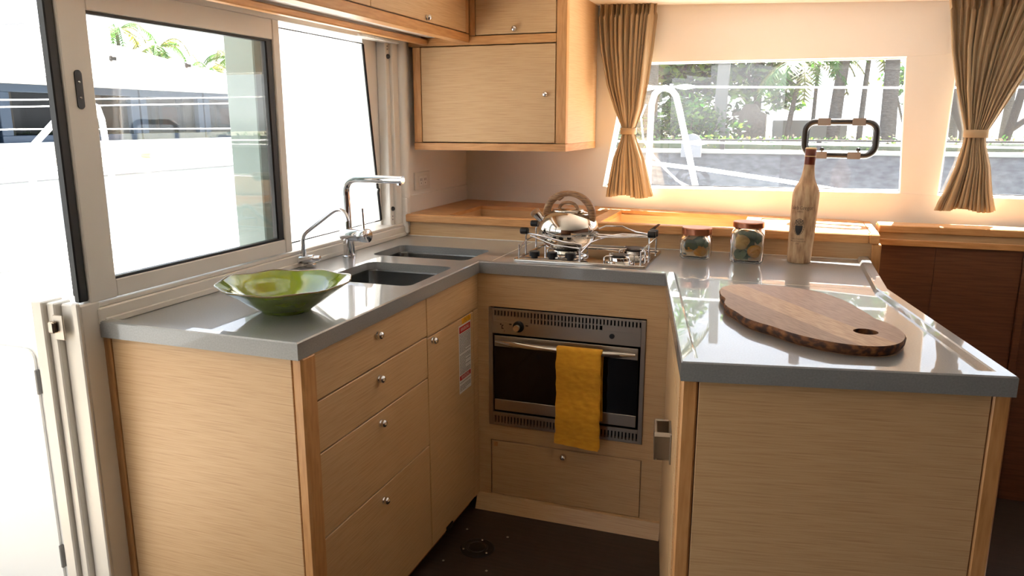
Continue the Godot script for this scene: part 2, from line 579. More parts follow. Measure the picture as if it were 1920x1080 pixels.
# ================================================================ sliding side window
func side_window():
	var at := Vector3(-1.55, 0.91, -1.29)
	var t := Node3D.new()
	t.name = "window_1"
	add_child(t)
	t.position = at
	t.set_meta("kind", "structure")
	t.set_meta("label", "white aluminium sliding side window beside the sink")
	var al: Material = M.white_aluminium
	var g := geo(t)
	# sill and head of the outer frame, stepped
	g.box(Vector3(-1.532, 0.91, -1.345), Vector3(-1.60, 0.951, -2.93), 0.003)
	g.box(Vector3(-1.540, 0.951, -1.33), Vector3(-1.66, 0.962, -2.93), 0.002)
	g.box(Vector3(-1.528, 0.908, -1.36), Vector3(-1.545, 0.924, -2.93), 0.002)
	g.box(Vector3(-1.53, 1.716, -1.30), Vector3(-1.66, 1.737, -2.96), 0.003)
	g.box(Vector3(-1.535, 1.700, -1.30), Vector3(-1.57, 1.717, -2.93), 0.002)
	part(t, "frame", g, al)
	# jamb that carries on to the floor at the doorway, with its catch
	g = geo(t)
	g.box(Vector3(-1.537, 0.02, -1.298), Vector3(-1.60, 0.968, -1.356), 0.004)
	g.box(Vector3(-1.60, 0.02, -1.282), Vector3(-1.625, 0.972, -1.33), 0.003)
	g.box(Vector3(-1.537, 0.02, -1.290), Vector3(-1.556, 0.974, -1.300), 0.003)
	g.box(Vector3(-1.625, 0.02, -1.270), Vector3(-1.66, 0.976, -1.33), 0.003)
	part(t, "door_jamb", g, al)
	g = geo(t)
	g.box(Vector3(-1.575, 0.885, -1.279), Vector3(-1.605, 0.945, -1.284), 0.001)
	g.box(Vector3(-1.594, 0.902, -1.268), Vector3(-1.612, 0.930, -1.281), 0.003)
	part(t, "catch_plate", g, M.brushed_steel)
	# inner sliding sash
	g = geo(t)
	g.box(Vector3(-1.538, 0.966, -1.331), Vector3(-1.566, 1.702, -1.411), 0.003)
	part(t, "stile", g, al)
	g = geo(t)
	g.box(Vector3(-1.538, 0.966, -2.097), Vector3(-1.566, 1.702, -2.132), 0.003)
	part(t, "stile", g, al)
	g = geo(t)
	g.box(Vector3(-1.539, 1.640, -1.411), Vector3(-1.566, 1.701, -2.097), 0.002)
	part(t, "rail", g, al)
	g = geo(t)
	g.box(Vector3(-1.539, 0.967, -1.411), Vector3(-1.566, 1.010, -2.097), 0.002)
	part(t, "rail", g, al)
	g = geo(t)
	for b in [[1.632, 1.641, -1.409, -2.098], [1.009, 1.017, -1.409, -2.098]]:
		g.box(Vector3(-1.543, b[0], b[2]), Vector3(-1.566, b[1], b[3]), 0.002)
	g.box(Vector3(-1.543, 1.012, -1.409), Vector3(-1.566, 1.638, -1.413), 0.001)
	g.box(Vector3(-1.543, 1.012, -2.066), Vector3(-1.566, 1.638, -2.098), 0.004)
	part(t, "gasket", g, M.black_rubber)
	g = geo(t)
	g.box(Vector3(-1.544, 0.972, -1.306), Vector3(-1.562, 1.78, -1.332), 0.003)
	g.box(Vector3(-1.562, 0.985, -1.312), Vector3(-1.572, 1.78, -1.326), 0.002)
	part(t, "edge_seal", g, M.black_rubber)
	g = geo(t)
	g.box(Vector3(-1.552, 1.012, -1.410), Vector3(-1.557, 1.638, -2.098))
	part(t, "pane", g, M.green_pane)
	# pull: a black oblong with two screws
	g = geo(t)
	var oval: Array = []
	for k in 24:
		var a := TAU * k / 24
		oval.append(Vector2(1.3665 + 0.0095 * cos(a), 1.4615 + 0.0095 * sin(a) + (0.034 if sin(a) >= 0 else -0.034)))
	g.slab(oval, Vector3(-1.539, 0, 0), Vector3(0, 0, -1), Vector3.UP, Vector3(0.004, 0, 0))
	var h := part(t, "pull_handle", g, M.black_plastic)
	for y in [1.478, 1.443]:
		g = geo(t)
		g.lathe([Vector2(0, 0.0018), Vector2(0.0022, 0.0014), Vector2(0.003, 0.0)], Vector3(-1.5345, y, -1.3665), 12, Vector3.RIGHT)
		part(h, "screw", g, M.chrome)
	# fixed outer pane, its white post seen through the tinted glass, and the slanted end
	g = geo(t)
	g.box(Vector3(-1.588, 0.962, -2.062), Vector3(-1.70, 1.716, -2.130), 0.004)
	part(t, "meeting_post", g, M.pale_green_post)
	g = geo(t)
	g.slab([Vector2(2.745, 1.70), Vector2(2.845, 0.962), Vector2(2.95, 0.962), Vector2(2.95, 1.716), Vector2(2.745, 1.716)], Vector3(-1.600, 0, 0), Vector3(0, 0, -1), Vector3.UP, Vector3(-0.03, 0, 0))
	g.box(Vector3(-1.558, 0.951, -2.852), Vector3(-1.60, 1.716, -2.884), 0.003)
	g.box(Vector3(-1.545, 0.951, -2.884), Vector3(-1.60, 1.716, -2.94), 0.004)
	part(t, "end_jamb", g, M.white_gelcoat)
	g = geo(t)
	g.tube([Vector3(-1.598, 1.686, -2.745), Vector3(-1.598, 1.55, -2.762), Vector3(-1.598, 1.3, -2.796), Vector3(-1.598, 1.12, -2.820), Vector3(-1.598, 1.115, -2.830), Vector3(-1.598, 1.10, -2.824), Vector3(-1.598, 0.985, -2.840)], 0.0055, 8)
	g.tube([Vector3(-1.598, 1.690, -2.13), Vector3(-1.598, 1.688, -2.745)], 0.0022, 6)
	g.tube([Vector3(-1.598, 0.979, -2.13), Vector3(-1.598, 0.983, -2.840)], 0.0024, 6)
	part(t, "pane_gasket", g, M.black_rubber)
	g = geo(t)
	g.box(Vector3(-1.604, 0.965, -2.13), Vector3(-1.609, 1.70, -2.85))
	part(t, "pane", g, M.green_pane)
	for y in [1.648, 1.030]:
		g = geo(t)
		g.lathe([Vector2(0, 0.012), Vector2(0.006, 0.011), Vector2(0.0095, 0.006), Vector2(0.0095, 0.0)], Vector3(-1.559, y, -2.868), 16, Vector3.RIGHT)
		part(t, "bumper", g, M.black_plastic)
	for y in [1.688, 1.676, 0.998, 0.985]:
		g = geo(t)
		g.lathe([Vector2(0, 0.0015), Vector2(0.0028, 0.001), Vector2(0.0034, 0.0)], Vector3(-1.5575, y, -2.868), 10, Vector3.RIGHT)
		part(t, "screw", g, M.shadow_grey_plastic)
	# ribbed strip under the head
	g = geo(t)
	for k in 34:
		g.box(Vector3(-1.525, 1.7005, -2.60 - k * 0.0095), Vector3(-1.540, 1.709, -2.605 - k * 0.0095), 0.001)
	part(t, "ribbed_strip", g, M.white_gelcoat)

# ================================================================ front windows
func wp(x: float, y: float, n := 0.0) -> Vector3:
	return Vector3(x, y, zb(x)) + WN * n

func front_windows():
	for k in 2:
		var t := Node3D.new()
		t.name = "window_%d" % (k + 2)
		add_child(t)
		var c: Array = [Vector2(-0.801, 1.094), Vector2(0.424, 1.117), Vector2(0.397, 1.630), Vector2(-0.70, 1.645)]
		if k == 1:
			c = [Vector2(0.55, 1.113), Vector2(1.9, 1.113), Vector2(1.9, 1.628), Vector2(0.561, 1.635)]
		t.position = wp(c[0].x, c[0].y)
		t.set_meta("kind", "structure")
		t.set_meta("label", "wide front window with slanted end" if k == 0 else "front window behind the right curtain")
		# thin black bead along the bottom and slim white frame
		var g := geo(t)
		for i in 4:
			var a: Vector2 = c[i]
			var b: Vector2 = c[(i + 1) % 4]
			g.tube([wp(a.x, a.y, 0.045), wp(b.x, b.y, 0.045)], 0.007, 8)
		part(t, "frame", g, M.white_gelcoat)
		g = geo(t)
		g.tube([wp(c[0].x + 0.005, c[0].y + 0.009, 0.040), wp(c[1].x - 0.005, c[1].y + 0.009, 0.040)], 0.0022, 6)
		part(t, "bead", g, M.black_rubber)
		g = geo(t)
		g.slab(c, Vector3(0, 0, zb(0)) + WN * 0.048, WX, Vector3.UP, WN * 0.005)
		part(t, "pane", g, M.hazy_pane)
	# opening hatch set in the wide pane
	var t := thing("window_hatch", "black rounded hatch frame with knobs set in the wide front window", "hatch", wp(0.19, 1.245, 0.03))
	var cx := 0.188
	var cy := 1.323
	var hw := 0.132
	var hh := 0.066
	var r := 0.040
	var ring: Array = []
	for q in 4:
		var sx: float = [1, -1, -1, 1][q]
		var sy: float = [1, 1, -1, -1][q]
		for s in 7:
			var a := (q * 90.0 + s * 15.0) * PI / 180
			ring.append(wp(cx + sx * (hw - r) + r * cos(a), cy + sy * (hh - r) + r * sin(a), 0.032))
	var g := geo(t)
	g.tube(ring, 0.0125, 12, true)
	part(t, "frame", g, M.black_plastic)
	g = geo(t)
	var ring2: Array = []
	for q in 4:
		var sx: float = [1, -1, -1, 1][q]
		var sy: float = [1, 1, -1, -1][q]
		for s in 7:
			var a := (q * 90.0 + s * 15.0) * PI / 180
			ring2.append(wp(cx + sx * (hw - r) + (r - 0.011) * cos(a), cy + sy * (hh - r) + (r - 0.011) * sin(a), 0.042))
	g.tube(ring2, 0.004, 8, true)
	part(t, "seal", g, M.black_rubber)
	for s in [[-0.061, 1], [0.066, 1], [-0.066, -1], [0.058, -1]]:
		g = geo(t)
		var a := wp(cx + s[0] - 0.024, cy + s[1] * hh + 0.002 - 0.012, 0.030)
		var b := wp(cx + s[0] + 0.024, cy + s[1] * hh + 0.002 - 0.012, 0.030)
		g.slab([Vector2(0, -0.004), Vector2((b - a).length(), -0.004), Vector2((b - a).length(), 0.024), Vector2(0, 0.024)], a - WN * 0.012, (b - a).normalized(), Vector3.UP, WN * 0.024)
		part(t, "hinge_cover" if s[1] > 0 else "latch_plate", g, M.shadow_grey_plastic)
	for s in [-0.062, 0.072]:
		g = geo(t)
		var p := wp(cx + s, cy - hh + 0.004, 0.022)
		g.lathe([Vector2(0.003, 0), Vector2(0.003, 0.012), Vector2(0.0085, 0.014), Vector2(0.0095, 0.020), Vector2(0.007, 0.026), Vector2(0, 0.027)], p, 14)
		part(t, "knob", g, M.black_plastic)

# ================================================================ outside, port side
func outside_left():
	var g := Geo.new()
	g.box(Vector3(-90, -0.95, 25), Vector3(90, -0.75, -13.95))
	var w := struct("water", g, M.sea_water, "harbour water around the boats")
	# own side deck and the white bulkhead at its end
	var t := thing("side_deck", "own white side deck outside the sliding window", "deck", Vector3(-2.2, -0.6, -3.0))
	g = geo(t)
	g.box(Vector3(-1.67, -0.6, -1.76), Vector3(-2.75, 0.86, -3.71), 0.02)
	part(t, "deck", g, M.outside_white)
	g = geo(t)
	g.box(Vector3(-2.62, 0.85, -1.76), Vector3(-2.75, 0.915, -3.71), 0.02)
	part(t, "toe_rail", g, M.outside_white)
	t = thing("cockpit_locker", "white cockpit bulkhead with a rounded locker door left of the doorway", "locker", Vector3(-2.3, 0, -1.5))
	g = geo(t)
	g.box(Vector3(-1.835, 0.0, -1.45), Vector3(-3.2, 0.862, -1.75), 0.02)
	g.tube([Vector3(-1.81, 0.0, -1.60), Vector3(-1.80, 0.865, -1.60)], 0.022, 16)
	part(t, "body", g, M.outside_white)
	g = geo(t)
	var door: Array = []
	for q in [[-1.90 - 0.03, 0.782 - 0.03, 0], [-2.6, 0.782 - 0.03, 90], [-2.6, 0.06, 180], [-1.93, 0.06, 270]]:
		for s in 5:
			var a: float = (q[2] + s * 22.5) * PI / 180
			door.append(Vector2(q[0] + 0.03 * cos(a), q[1] + 0.03 * sin(a)))
	g.slab(door, Vector3(0, 0, -1.449), Vector3.RIGHT, Vector3.UP, Vector3(0, 0, 0.007))
	var d := part(t, "door", g, M.outside_white)
	for y in [0.69, 0.16]:
		g = geo(t)
		g.box(Vector3(-1.893, y - 0.035, -1.450), Vector3(-1.900, y + 0.035, -1.438), 0.001)
		part(d, "hinge", g, M.shadow_grey_plastic)
	g = Geo.new()
	g.box(Vector3(-1.63, -0.3, 3.0), Vector3(-3.6, -0.02, -1.45))
	var cs := struct("cockpit_floor", g, M.teak_deck, "teak cockpit floor outside the doorway")
	# canvas cloth laced up beyond the fixed pane
	t = thing("spray_cloth", "white canvas spray cloth standing outside the fixed side pane", "canvas", Vector3(-1.95, 0.86, -3.1))
	g = geo(t)
	var rows: Array = []
	for i in 9:
		var row: Array = []
		for k in 25:
			var z := lerpf(-2.62, -3.68, k / 24.0)
			row.append(Vector3(-1.95 + 0.006 * sin(k * 0.9) * sin(i * 0.7), lerpf(0.865, 2.02, i / 8.0), z))
		rows.append(row)
	g.grid(rows, Vector3.RIGHT)
	part(t, "cloth", g, M.white_mesh_cover)
	for z in [-2.62, -3.15, -3.68]:
		g = geo(t)
		g.tube([Vector3(-1.965, 0.86, z), Vector3(-1.965, 2.03, z)], 0.010, 8)
		part(t, "post", g, M.rail_white)
	g = geo(t)
	g.tube([Vector3(-1.965, 2.025, -2.62), Vector3(-1.965, 2.025, -3.68)], 0.010, 8)
	part(t, "rail", g, M.rail_white)
	# own guard rail: bent stanchion and three wires
	t = thing("guard_rail", "bent white stanchion with wire lifelines along own side deck", "railing", Vector3(-2.65, 0.9, -2.42))
	g = geo(t)
	g.tube([Vector3(-2.6, 0.86, -2.44), Vector3(-2.6, 1.10, -2.424), Vector3(-2.6, 1.40, -2.400), Vector3(-2.6, 1.445, -2.385), Vector3(-2.6, 1.458, -2.36), Vector3(-2.6, 1.40, -2.20), Vector3(-2.6, 1.30, -2.08), Vector3(-2.6, 0.95, -2.04)], 0.0125, 12)
	part(t, "stanchion", g, M.rail_white)
	for y in [[1.464, 1.506], [1.44, 1.478], [1.363, 1.356]]:
		g = geo(t)
		g.tube([Vector3(-2.6, y[0] - 0.03, -0.6), Vector3(-2.6, y[0], -2.0), Vector3(-2.6, y[1], -3.2), Vector3(-2.6, y[1] + 0.02, -5.0)], 0.0028, 6)
		part(t, "lifeline", g, M.rail_white)
	neighbour()
	# palms behind the neighbour
	for p in [[-18.0, -17.6, 3.9, 1], [-18.0, -19.0, 3.55, 2], [-18.0, -20.6, 3.0, 3], [-18.5, -22.0, 3.5, 4], [-19.0, -24.0, 3.1, 5], [-17.0, -21.5, 2.7, 6]]:
		palm(Vector3(p[0], -0.75, p[1]), p[2] + 0.75, p[3], "palm_tree", ["small palm behind the roof aerial of the white boat", "bright palm just right of the roof aerial", "low yellow-green palm above the white boat's sloping roof", "tall dark-stemmed palm above the white boat's roof end", "palm at the far right beside the pale green window post", "low palm between the bright palm and the dark-stemmed one"][p[3] - 1], 0.72, 0.10)

func neighbour():
	var X := -5.5
	var t := thing("catamaran", "white catamaran moored alongside with blue-grey cabin windows", "boat", Vector3(-7.0, -0.75, -5.0))
	var g := geo(t)
	g.slab([Vector2(-3, -0.75), Vector2(11.6, -0.75), Vector2(12.2, 0.97), Vector2(-3, 0.97)], Vector3(X + 0.35, 0, 0), Vector3(0, 0, -1), Vector3.UP, Vector3(-1.2, 0, 0))
	part(t, "hull", g, M.outside_white)
	g = geo(t)
	g.box(Vector3(X + 0.37, 0.96, 3), Vector3(X - 5.5, 1.06, -12.3), 0.02)
	part(t, "deck", g, M.outside_white)
	g = geo(t)
	g.box(Vector3(X + 0.39, 0.965, 3), Vector3(X + 0.35, 0.975, -12.3))
	g.box(Vector3(X + 0.20, 1.165, 3), Vector3(X + 0.19, 1.175, -12.3))
	part(t, "rub_line", g, M.line_grey)
	for z in [[-1.0, -5.05], [-5.35, -8.2]]:
		g = geo(t)
		g.box(Vector3(X + 0.22, 1.075, z[0]), Vector3(X + 0.1, 1.115, z[1]), 0.01)
		part(t, "deck_stripe", g, M.boat_beige)
	g = geo(t)
	g.box(Vector3(X + 0.05, 1.05, -1), Vector3(X - 4.5, 1.232, -9.5), 0.02)
	part(t, "cabin_base", g, M.outside_white)
	g = geo(t)
	g.box(Vector3(X - 0.9, 1.2, -1.2), Vector3(X - 4.3, 1.69, -9.2), 0.02)
	part(t, "cabin_core", g, M.boat_glass)
	# roof: fascia and a rising crown
	g = geo(t)
	g.box(Vector3(X + 0.12, 1.668, -0.8), Vector3(X - 4.6, 1.752, -9.7), 0.03)
	g.slab([Vector2(0.9, 1.75), Vector2(1.8, 2.0), Vector2(3.6, 2.10), Vector2(5.0, 2.055), Vector2(5.45, 2.04), Vector2(6.1, 1.955), Vector2(6.8, 1.875), Vector2(8.2, 1.82), Vector2(9.6, 1.75)], Vector3(X - 0.1, 0, 0), Vector3(0, 0, -1), Vector3.UP, Vector3(-4.2, 0, 0))
	part(t, "roof", g, M.outside_white)
	g = geo(t)
	g.box(Vector3(X + 0.125, 1.742, -0.8), Vector3(X + 0.11, 1.747, -9.7))
	part(t, "roof_seam", g, M.line_grey)
	# window bays
	var bays := [[-1.4, -2.6], [-2.63, -4.15], [-4.18, -5.50], [-5.52, -6.31], [-6.33, -7.1], [-7.12, -8.9]]
	for i in bays.size():
		var a: float = bays[i][0]
		var b: float = bays[i][1]
		g = geo(t)
		g.box(Vector3(X, 1.232, a), Vector3(X - 0.06, 1.285, b), 0.004)
		g.box(Vector3(X, 1.608, a), Vector3(X - 0.06, 1.668, b), 0.004)
		var s := 0.09 if i < 3 else 0.07
		g.box(Vector3(X, 1.285, a), Vector3(X - 0.06, 1.608, a - s), 0.004)
		g.box(Vector3(X, 1.285, b + s), Vector3(X - 0.06, 1.608, b), 0.004)
		var w := part(t, "cabin_window", g, M.boat_blue_frame)
		g = geo(t)
		g.box(Vector3(X - 0.05, 1.28, a - s), Vector3(X - 0.055, 1.61, b + s))
		part(w, "pane", g, M.boat_pane)
		# behind the glass
		if i == 1 or i == 2:
			g = geo(t)
			for k in 5:
				var z0 := a - 0.1 - k * 0.05
				g.tube([Vector3(X - 0.30, 1.24, z0), Vector3(X - 0.30, 1.66, z0)], 0.03, 8)
			part(t, "drawn_curtain", g, M.boat_curtain)
			g = geo(t)
			g.box(Vector3(X - 0.32, 1.24, b + 0.34), Vector3(X - 0.36, 1.66, b + 0.10), 0.01)
			part(t, "inner_panel", g, M.boat_beige)
		if i >= 3:
			var n := 0
			for q in [[0.08, 0.36], [0.42, 0.70]]:
				g = geo(t)
				var za: float = a - q[0]
				var zc: float = a - q[1]
				g.box(Vector3(X - 0.20, 1.33, za), Vector3(X - 0.22, 1.36, zc), 0.003)
				g.box(Vector3(X - 0.20, 1.53, za), Vector3(X - 0.22, 1.56, zc), 0.003)
				g.box(Vector3(X - 0.20, 1.36, za), Vector3(X - 0.22, 1.53, za - 0.035), 0.003)
				g.box(Vector3(X - 0.20, 1.36, zc + 0.035), Vector3(X - 0.22, 1.53, zc), 0.003)
				part(t, "inner_window", g, M.boat_blue_frame)
				g = geo(t)
				g.box(Vector3(X - 0.23, 1.34, za - 0.01), Vector3(X - 0.24, 1.55, zc + 0.01))
				part(t, "inner_pane", g, M.boat_terracotta if n == 1 else M.boat_brown)
				n += 1
			g = geo(t)
			g.box(Vector3(X - 0.30, 1.24, a - 0.05), Vector3(X - 0.32, 1.62, b + 0.05))
			part(t, "inner_panel", g, M.boat_beige)
	# roof fittings
	g = geo(t)
	g.box(Vector3(X - 0.3, 2.0, -4.72), Vector3(X - 0.9, 2.165, -5.14), 0.02)
	var bx := part(t, "roof_box", g, M.shadow_grey_plastic)
	g = geo(t)
	var rg: Array = []
	for k in 16:
		var a := TAU * k / 16
		rg.append(Vector3(X - 0.285, 2.10 + 0.035 * sin(a), -5.05 + 0.03 * cos(a)))
	g.tube(rg, 0.012, 8, true)
	part(bx, "rope_coil", g, M.black_rubber)
	g = geo(t)
	g.lathe([Vector2(0, 0.46), Vector2(0.10, 0.45), Vector2(0.17, 0.38), Vector2(0.2, 0.25), Vector2(0.2, 0.10), Vector2(0.13, 0.0)], Vector3(X - 0.8, 1.98, -5.75), 24)
	part(t, "radar_dome", g, M.outside_white)
	g = geo(t)
	g.tube([Vector3(X - 0.5, 1.98, -5.9), Vector3(X - 0.5, 2.16, -6.25)], 0.02, 8)
	part(t, "boom", g, M.outside_white)
	for p in [Vector3(X - 0.12, 1.93, -5.35), Vector3(X - 0.12, 1.93, -6.25)]:
		g = geo(t)
		g.box(p + Vector3(0.05, -0.03, 0.03), p - Vector3(0.03, -0.02, 0.03), 0.01)
		part(t, "cleat", g, M.black_plastic)

func palm(at: Vector3, h: float, sd: int, nm: String, label: String, size := 1.0, tr := 0.17):
	var rng := RandomNumberGenerator.new()
	rng.seed = sd * 77 + 5
	var t := thing(nm, label, "palm", at, 0.0, "palm trees outside")
	var lean := Vector3(rng.randf_range(-0.5, 0.5), 0, rng.randf_range(-0.3, 0.3))
	var path: Array = []
	var rr: Array = []
	for k in 8:
		var f := k / 7.0
		path.append(Vector3(at.x, at.y, at.z) + Vector3(0, h * f, 0) + lean * f * f)
		rr.append(lerpf(tr, tr * 0.62, f) * size)
	var g := geo(t)
	g.tube(path, rr, 10)
	part(t, "trunk", g, M.trunk_grey)
	var crown: Vector3 = path[7]
	for k in 13:
		var a := TAU * k / 13.0 + rng.randf_range(-0.2, 0.2)
		var up := rng.randf_range(-0.1, 1.0)
		var L := rng.randf_range(1.5, 2.1) * size
		var dir := Vector3(cos(a), 0, sin(a))
		g = geo(t)
		var pts: Array = []
		for s in 11:
			var f := s / 10.0
			pts.append(crown + dir * (L * f * (0.75 + 0.25 * (1 - f))) + Vector3.UP * (L * (up * f - (0.55 + up * 0.55) * f * f)))
		g.tube(pts, 0.018 * size, 5)
		for s in range(1, 10):
			for sub in 2:
				var c: Vector3 = pts[s].lerp(pts[s + 1], sub * 0.5)
				var tg: Vector3 = (pts[s + 1] - pts[s]).normalized()
				var sd_ := tg.cross(Vector3.UP).normalized()
				var ll := 0.42 * size * (1.0 - absf(s / 10.0 - 0.4) * 1.1)
				for e in [-1.0, 1.0]:
					var tip: Vector3 = c + sd_ * e * ll + tg * ll * 0.55 + Vector3.DOWN * ll * rng.randf_range(0.2, 0.6)
					g.tri(c - tg * 0.03 * size, c + tg * 0.05 * size, tip)
		part(t, "frond", g, M.palm_green if k % 3 else M.leaf_olive)

# ================================================================ outside, ahead
func tree(at: Vector3, h: float, crown: Vector3, leaves: int, size: float, sd: int, leaf: String, label: String, nm := "leafy_tree", trunk_r := 0.14):
	var rng := RandomNumberGenerator.new()
	rng.seed = sd * 131 + 9
	var t := thing(nm, label, "tree", at, 0.0, "trees beyond the seawall")
	var mid := at + Vector3(0, h, 0)
	var g := geo(t)
	g.tube([at, at + Vector3(0.1, h * 0.5, 0), mid], [trunk_r, trunk_r * 0.8, trunk_r * 0.5], 8)
	for k in 5:
		var a := TAU * k / 5.0
		g.tube([at + Vector3(0.08, h * 0.5, 0), at + Vector3(cos(a) * crown.x * 0.35, h * 0.85, sin(a) * crown.z * 0.35), mid + Vector3(cos(a) * crown.x * 0.6, crown.y * 0.3, sin(a) * crown.z * 0.6)], [trunk_r * 0.5, trunk_r * 0.35, 0.02], 6)
	part(t, "trunk", g, M.trunk_grey)
	# clumps of leaves in three tones
	var tones: Array = [leaf, "leaf_mid", "leaf_light"]
	var lg: Array = [geo(t), geo(t), geo(t)]
	var clumps: Array = []
	for k in int(leaves / 45.0):
		var d := Vector3(rng.randfn(), rng.randfn(), rng.randfn()).normalized() * pow(rng.randf(), 0.42)
		clumps.append(mid + Vector3(d.x * crown.x, d.y * crown.y, d.z * crown.z))
	for k in leaves:
		var c: Vector3 = clumps[k % clumps.size()]
		var p := c + Vector3(rng.randfn(), rng.randfn() * 0.7, rng.randfn()) * 0.26 * size / 0.16
		var u := Vector3(rng.randfn(), rng.randfn() * 0.6, rng.randfn()).normalized()
		var w := u.cross(Vector3(rng.randfn(), rng.randfn(), rng.randfn())).normalized()
		var s := size * rng.randf_range(0.6, 1.3)
		var q: Geo = lg[(k * 7 + (k / 5) % 4) % 3 if rng.randf() < 0.8 else 0]
		var m1 := p + u * s + w * s * 0.1
		q.tri(p - u * s, p + w * s * 0.42, m1)
		q.tri(p - u * s, m1, p - w * s * 0.42)
	for k in 3:
		var o := part(t, "foliage", lg[k], M[tones[k]])
		o.set_meta("kind", "stuff")

func outside_front():
	var g := Geo.new()
	g.box(Vector3(-70, -2, -14.4), Vector3(70, 0.02, -120))
	struct("ground", g, M.park_ground, "park ground and road behind the seawall")
	# own foredeck
	var t := thing("foredeck", "own white foredeck below the front windows", "deck", Vector3(0, 0.3, -5.2))
	g = geo(t)
	g.box(Vector3(-2.75, 0.3, -3.72), Vector3(3.2, 0.70, -6.6), 0.03)
	part(t, "deck", g, M.outside_white)
	# seawall
	t = thing("seawall", "long grey concrete seawall with a pale coping across the harbour", "seawall", Vector3(0, -0.9, -14.2))
	g = geo(t)
	g.box(Vector3(-60, -0.95, -14.0), Vector3(60, 0.84, -14.4))
	part(t, "wall", g, M.seawall_concrete)
	g = geo(t)
	g.box(Vector3(-60, 0.84, -13.95), Vector3(60, 0.905, -14.45), 0.01)
	part(t, "coping", g, M.coping_pale)
	# hedge
	t = thing("hedge", "low clipped hedge with pale flowers along the seawall", "hedge", Vector3(0, 0.9, -14.75))
	var rng := RandomNumberGenerator.new()
	rng.seed = 4
	var hg: Array = [geo(t), geo(t), geo(t)]
	for k in 5200:
		var p := Vector3(rng.randf_range(-7.5, 9.5), rng.randf_range(0.6, 1.13) + rng.randfn() * 0.015, rng.randf_range(-14.5, -14.95))
		var u := Vector3(rng.randfn(), rng.randfn(), rng.randfn()).normalized()
		var w := u.cross(Vector3(rng.randfn(), rng.randfn(), rng.randfn())).normalized()
		var s := rng.randf_range(0.025, 0.055)
		var q: Geo = hg[k % 3]
		q.tri(p - u * s, p + w * s * 0.5, p + u * s)
		q.tri(p - u * s, p + u * s, p - w * s * 0.5)
	var tn := ["leaf_mid", "leaf_light", "boat_beige"]
	for k in 3:
		part(t, "foliage", hg[k], M[tn[k]]).set_meta("kind", "stuff")
	g = geo(t)
	g.box(Vector3(-7.5, 0.02, -14.55), Vector3(9.5, 1.04, -14.9), 0.03)
	part(t, "core", g, M.leaf_deep)
	# dark rail over the hedge
	t = thing("promenade_rail", "dark iron rail on posts along the seawall hedge", "railing", Vector3(3.0, 0.9, -14.3))
	g = geo(t)
	g.box(Vector3(-2.2, 1.055, -14.28), Vector3(9, 1.085, -14.33))
	part(t, "rail", g, M.rail_black)
	for k in 7:
		g = geo(t)
		g.box(Vector3(-1.15 + k * 1.6, 0.90, -14.27), Vector3(-1.07 + k * 1.6, 1.08, -14.34))
		part(t, "post", g, M.rail_black)
	# white round-topped marker
	t = thing("marker_post", "white round-topped marker standing on the seawall", "marker", Vector3(-1.60, 0.60, -13.9))
	g = geo(t)
	var pl: Array = [Vector2(-0.17, 0.0), Vector2(0.17, 0.0), Vector2(0.17, 0.26)]
	for k in range(1, 12):
		var a := PI * k / 12
		pl.append(Vector2(0.15 * cos(a), 0.27 + 0.13 * sin(a)))
	pl.append(Vector2(-0.17, 0.26))
	g.slab(pl, Vector3(-1.60, 0.78, -13.94), Vector3.RIGHT, Vector3.UP, Vector3(0, 0, 0.14))
	part(t, "body", g, M.white_paint)
	# concrete pole with a meter box
	t = thing("utility_pole", "square pale concrete pole with a box at its foot", "pole", Vector3(-1.62, 0, -19.5))
	g = geo(t)
	g.slab([Vector2(-0.17, 0), Vector2(0.14, 0), Vector2(0.30, 6), Vector2(0.08, 6)], Vector3(-1.66, 0, -19.5), Vector3.RIGHT, Vector3.UP, Vector3(0, 0, -0.25))
	part(t, "pole", g, M.pole_concrete)
	g = geo(t)
	g.box(Vector3(-1.93, 0.0, -19.25), Vector3(-1.36, 1.24, -19.5), 0.02)
	var mb := part(t, "meter_box", g, M.pole_concrete)
	g = geo(t)
	g.lathe([Vector2(0.09, 0), Vector2(0.09, 0.05), Vector2(0, 0.06)], Vector3(-1.68, 1.10, -19.25), 16, Vector3.BACK)
	part(mb, "meter_dial", g, M.white_paint)
	# stone gatehouse wall
	t = thing("stone_hut", "low hut of rough stone between the trees", "hut", Vector3(-0.95, 0, -20.5))
	g = geo(t)
	g.slab([Vector2(-0.42, 0), Vector2(0.36, 0), Vector2(0.36, 1.58), Vector2(0.2, 1.66), Vector2(0.1, 1.82), Vector2(-0.15, 1.82), Vector2(-0.25, 1.66), Vector2(-0.42, 1.60)], Vector3(-0.95, 0, -20.5), Vector3.RIGHT, Vector3.UP, Vector3(0, 0, -1.2))
	part(t, "wall", g, M.rough_stone)
	t = thing("garden_wall", "pale garden wall to the right of the stone hut", "wall", Vector3(0.2, 0, -21))
	for k in 2:
		g = geo(t)
		g.box(Vector3(-0.42 + k * 0.42, 0, -21), Vector3(-0.06 + k * 1.4, 1.42, -21.2), 0.01)
		part(t, "panel", g, M.pole_concrete)
	# trees and palms
	tree(Vector3(-8.6, 0, -20), 3.6, Vector3(2.8, 3.0, 1.6), 2600, 0.17, 1, "leaf_deep", "leafy tree left of the front curtain")
	tree(Vector3(-5.2, 0, -20.5), 3.4, Vector3(2.3, 3.2, 1.5), 5200, 0.16, 2, "leaf_deep", "dense leafy tree behind the left curtain")
	tree(Vector3(-2.9, 0, -21.5), 3.2, Vector3(1.8, 2.9, 1.3), 7000, 0.14, 3, "leaf_deep", "dense dark tree behind the arched rail")
	tree(Vector3(-1.0, 0, -23), 3.9, Vector3(1.6, 2.4, 1.3), 6000, 0.14, 4, "leaf_deep", "leafy tree behind the stone hut")
